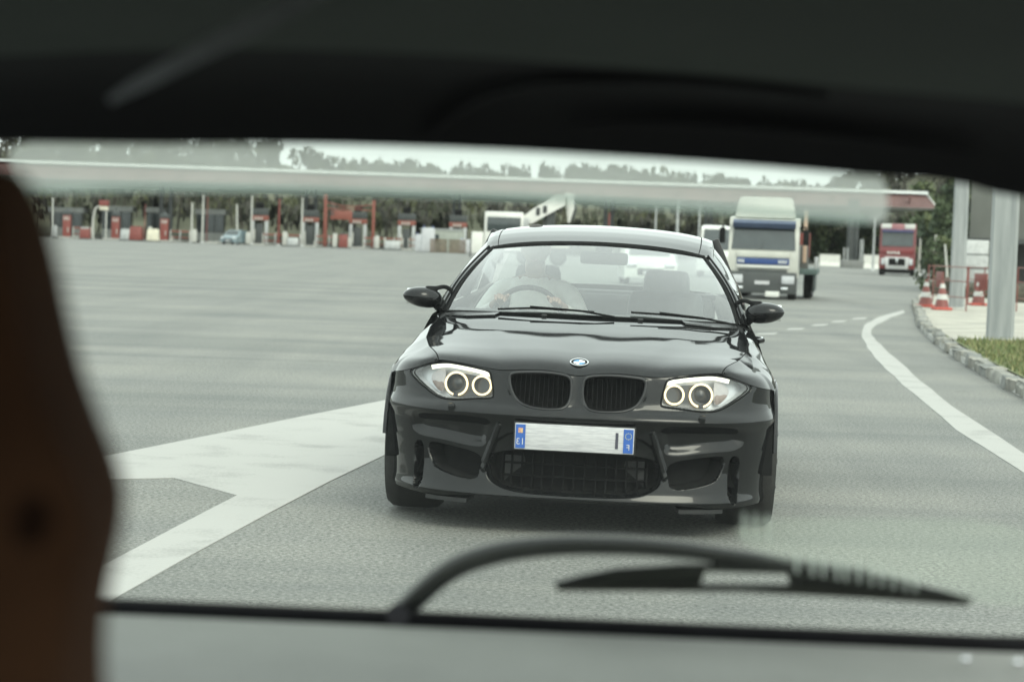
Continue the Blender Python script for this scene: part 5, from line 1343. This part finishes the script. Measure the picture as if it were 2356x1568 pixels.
# orange works fencing
def fence(a_px, b_px, label, h=1.0, n=3, board=False):
    a_, b_ = ground(*a_px), ground(*b_px); d = b_ - a_; w = np.linalg.norm(d)
    t = empty('works_fence', (a_[0], a_[1], .06), math.atan2(d[1], d[0]), label, 'fence', 'orange works fences')
    for i in range(n):
        k = MB(); k.cyl((w * i / (n - 1), 0, 0), (w * i / (n - 1), 0, h), .016, .016, 6); k.build('post', red_p, t)
    for z in (h * .98, h * .66, h * .3):
        k = MB(); k.cyl((0, 0, z), (w, 0, z), .011, .011, 6); k.build('rail', orange_p, t)
    if board: k = MB(); k.box((w * .42, -.03, h * .62), (w * .4, .03, h * .42), bev=.01); k.build('board', red_p, t)
fence((2133, 712), (2222, 722), 'orange works fence in front of the farther pillar', 1.02, 2)
fence((2145, 700), (2186, 704), 'orange fence with red board left of the farther pillar', 1.0, 2, True)
fence((2226, 706), (2300, 712), 'orange works fence between the two pillars', 1.0, 3, True)
fence((2338, 722), (2420, 735), 'orange works fence right of the nearer pillar', 1.05, 3)
# planter wall / low dark boxes in the works area
for px, py, w, h, l in ((2200, 682, 1.6, .55, 'dark soil heap behind the orange fence'), (2275, 690, 1.5, .5, 'dark soil heap behind the nearer pillar'), (2350, 700, 1.4, .5, 'dark soil heap at the right picture edge')):
    g0 = ground(px, py); k = MB(); k.ico((0, 0, h * .3), (w * .6, .5, h * .8), 3, jitter=.12); o = k.build('soil_heap', mat('dark_soil', (.06, .055, .04), .95, var=.4, scale=6, bump=.6)); o.location = (g0[0], g0[1], .05); tag(o, l, 'soil heap', 'soil heaps')
# ------------------------------------------------------------------ hillside and trees
crest_px = [(-900, 300), (-300, 290), (0, 300), (500, 318), (640, 335), (720, 368), (800, 388), (1000, 392), (1200, 398), (1400, 402), (1700, 430), (1850, 432), (1930, 410), (2030, 380), (2100, 345), (2356, 300), (2900, 290)]
Yh = 350.0
cx_ = [foot(p, Yh)[0] for p, _ in crest_px]; cz_ = [CAMH + (hz(p) - y) / FPX * Yh for p, y in crest_px]
gx = np.linspace(-190, 170, 120); gy = np.r_[np.linspace(262, 350, 18), np.linspace(360, 700, 12)]
HG = np.array([[(x * (1 + max(0, y - 350) / 600), y, max(-.02, np.interp(x, cx_, cz_) * .80 * sstep(y, 262, 350) + (0 if y <= 350 else .0))) for x in gx] for y in gy])
HG[..., 2] += RNG.normal(0, .25, HG.shape[:2]) * (HG[..., 2] > .5)
k = MB(); k.grid(HG); o = k.build('hill', mat('hill_scrub', (.10, .10, .065), .95, col2=(.06, .065, .04), scale=.08), smooth=60); tag(o, kind='structure')
def hill_z(x, y): return np.interp(x, cx_, cz_) * .80 * float(sstep(np.array(y), 262, 350))
# wood on the slope: thin bare trunks and clumped twig sprays, too many to count
vs, fs, mi = [], [], []
def quad(c, a_, b_, m):
    n0 = len(vs); vs.extend([c - a_ - b_, c + a_ - b_, c + a_ + b_, c - a_ + b_]); fs.append((n0, n0 + 1, n0 + 2, n0 + 3)); mi.append(m)
for i in range(1500):
    x = RNG.uniform(-120, 120); y = RNG.uniform(272, 350); z0 = hill_z(x, y)
    top_ = np.interp(x, cx_, cz_); H_ = np.clip(top_ * RNG.uniform(.2, .34), 2.2, 8.5)
    r = RNG.uniform(.07, .16); g_tone = int(RNG.choice([0, 0, 0, 1, 1, 2]))
    lean = RNG.normal(0, .5)
    quad(np.array([x + lean * .5, y, z0 + H_ / 2]), np.array([r, 0, 0]), np.array([lean * .5, 0, H_ / 2]), 3)
    quad(np.array([x + lean * .5, y, z0 + H_ / 2]), np.array([0, r, 0]), np.array([lean * .5, 0, H_ / 2]), 3)
    cr_w = H_ * RNG.uniform(.22, .38)
    for j in range(34):
        th = RNG.uniform(0, 6.28); ph = RNG.normal(0, 1, 3); ph /= np.linalg.norm(ph)
        p = np.array([x + lean, y, z0 + H_ * .66]) + ph * np.array([cr_w, cr_w, H_ * .36]) * RNG.uniform(.3, 1) ** .5
        sz = RNG.uniform(.18, .5); d1 = RNG.normal(0, 1, 3); d1 /= np.linalg.norm(d1); d1[2] *= .6
        d2 = np.array([RNG.normal(0, .3), RNG.normal(0, .3), 1.0])
        quad(p, d1 * sz * .6, d2 * sz, g_tone if RNG.random() > .15 else (g_tone + 1) % 3)
k = MB(); k.v = [tuple(v) for v in vs]; k.f = fs; k.m = mi
wood_cols = [mat('wood_greybrown', (.060, .060, .050), .9, var=.25, scale=.3), mat('wood_olive', (.048, .055, .036), .9, var=.25, scale=.3), mat('wood_yellowgreen', (.072, .078, .040), .9, var=.2, scale=.3), mat('bark_far', (.09, .085, .07), .9)]
o = k.build('hillside_wood', wood_cols, smooth=0, fix=False); tag(o, 'grey-olive wood covering the slope behind the toll canopy', 'wood', kind='stuff')
# single trees on the right
leafs = [mat('leaf_dark', (.035, .055, .028), .7, var=.3, scale=2), mat('leaf_mid', (.055, .08, .035), .7, var=.3, scale=2), mat('leaf_light', (.09, .11, .045), .7, var=.3, scale=2)]
bark = mat('bark', (.07, .06, .045), .9, var=.3, scale=5)
def tree(px, Y, H_, W_, label, seed, n=2600, lf=.16, shrub=False):
    rg = np.random.default_rng(seed); f = foot(px, Y)
    t = empty('bush' if shrub else 'tree', (f[0], Y, 0), 0, label, 'bush' if shrub else 'tree', 'evergreens on the right')
    k = MB()
    k.tube([(0, 0, -.05), (.05, 0, H_ * .3), (0, .05, H_ * .85)], [W_ * .05 + .05, W_ * .035 + .03, .02], 8)
    for j in range(12):
        a_ = rg.uniform(0, 6.28); z = H_ * rg.uniform(.2, .75); q = np.array([math.cos(a_), math.sin(a_), 0]); k.tube([(0, 0, z), tuple(q * W_ * .22 + [0, 0, z + H_ * .06]), tuple(q * W_ * .4 + [0, 0, z + H_ * .1])], [.05, .03, .012], 5)
    k.build('trunk', bark, t)
    k = MB(); cl = []
    for j in range(46):
        h = rg.uniform(.06 if shrub else .12, 1.0); rad = W_ * .5 * (1 - .72 * h ** 1.6) * rg.uniform(.35, 1.0); a_ = rg.uniform(0, 6.28)
        cl.append((np.array([math.cos(a_) * rad, math.sin(a_) * rad, h * H_ * .96]), W_ * rg.uniform(.09, .17), int(rg.choice([0, 0, 1, 1, 2]))))
    V_, F_, Mi = [], [], []
    for j in range(n):
        c_, r_, g_ = cl[rg.integers(len(cl))]; d = rg.normal(0, 1, 3); d /= np.linalg.norm(d); p = c_ + d * r_ * rg.uniform(.4, 1.05)
        a_ = rg.normal(0, 1, 3); a_ /= np.linalg.norm(a_); b_ = np.cross(a_, rg.normal(0, 1, 3)); b_ /= np.linalg.norm(b_); s1 = lf * rg.uniform(.6, 1.4)
        n0 = len(V_); V_ += [p - a_ * s1, p + b_ * s1 * .5, p + a_ * s1, p - b_ * s1 * .5]; F_.append((n0, n0 + 1, n0 + 2, n0 + 3)); Mi.append(g_ if rg.random() > .2 else int(rg.integers(3)))
    k.v = [tuple(v) for v in V_]; k.f = F_; k.m = Mi; k.build('crown', leafs, t, smooth=0, fix=False)
for i, (px, Y, H_, W_, l) in enumerate(((1850, 245, 6.0, 6.5, 'dark evergreen just right of the white lorry'), (1905, 250, 5.6, 6.0, 'green tree left of the gantry post'), (2000, 250, 5.8, 6.0, 'green tree between the gantry post and the red lorry'), (2085, 252, 5.4, 6.5, 'dark evergreen behind the red lorry'), (2135, 170, 4.4, 3.2, 'dark evergreen just right of the red lorry'), (2166, 150, 5.2, 2.6, 'slim dark evergreen left of the farther pillar'), (2248, 120, 5.2, 3.0, 'olive tree between the two pillars'), (2125, 262, 10.5, 8.0, 'tall olive tree above the canopy corner'), (2190, 255, 11.0, 8.0, 'tall olive tree behind the farther pillar'))):
    tree(px, Y, H_, W_, l, 50 + i, n=3000, lf=.34 if Y > 180 else .24)
tree(2172, 78, 1.9, 2.0, 'sloping dark green bush left of the farther pillar', 90, n=2600, lf=.09, shrub=True)
tree(2200, 82, 1.6, 2.2, 'low green bush behind the farther pillar', 91, n=2200, lf=.09, shrub=True)
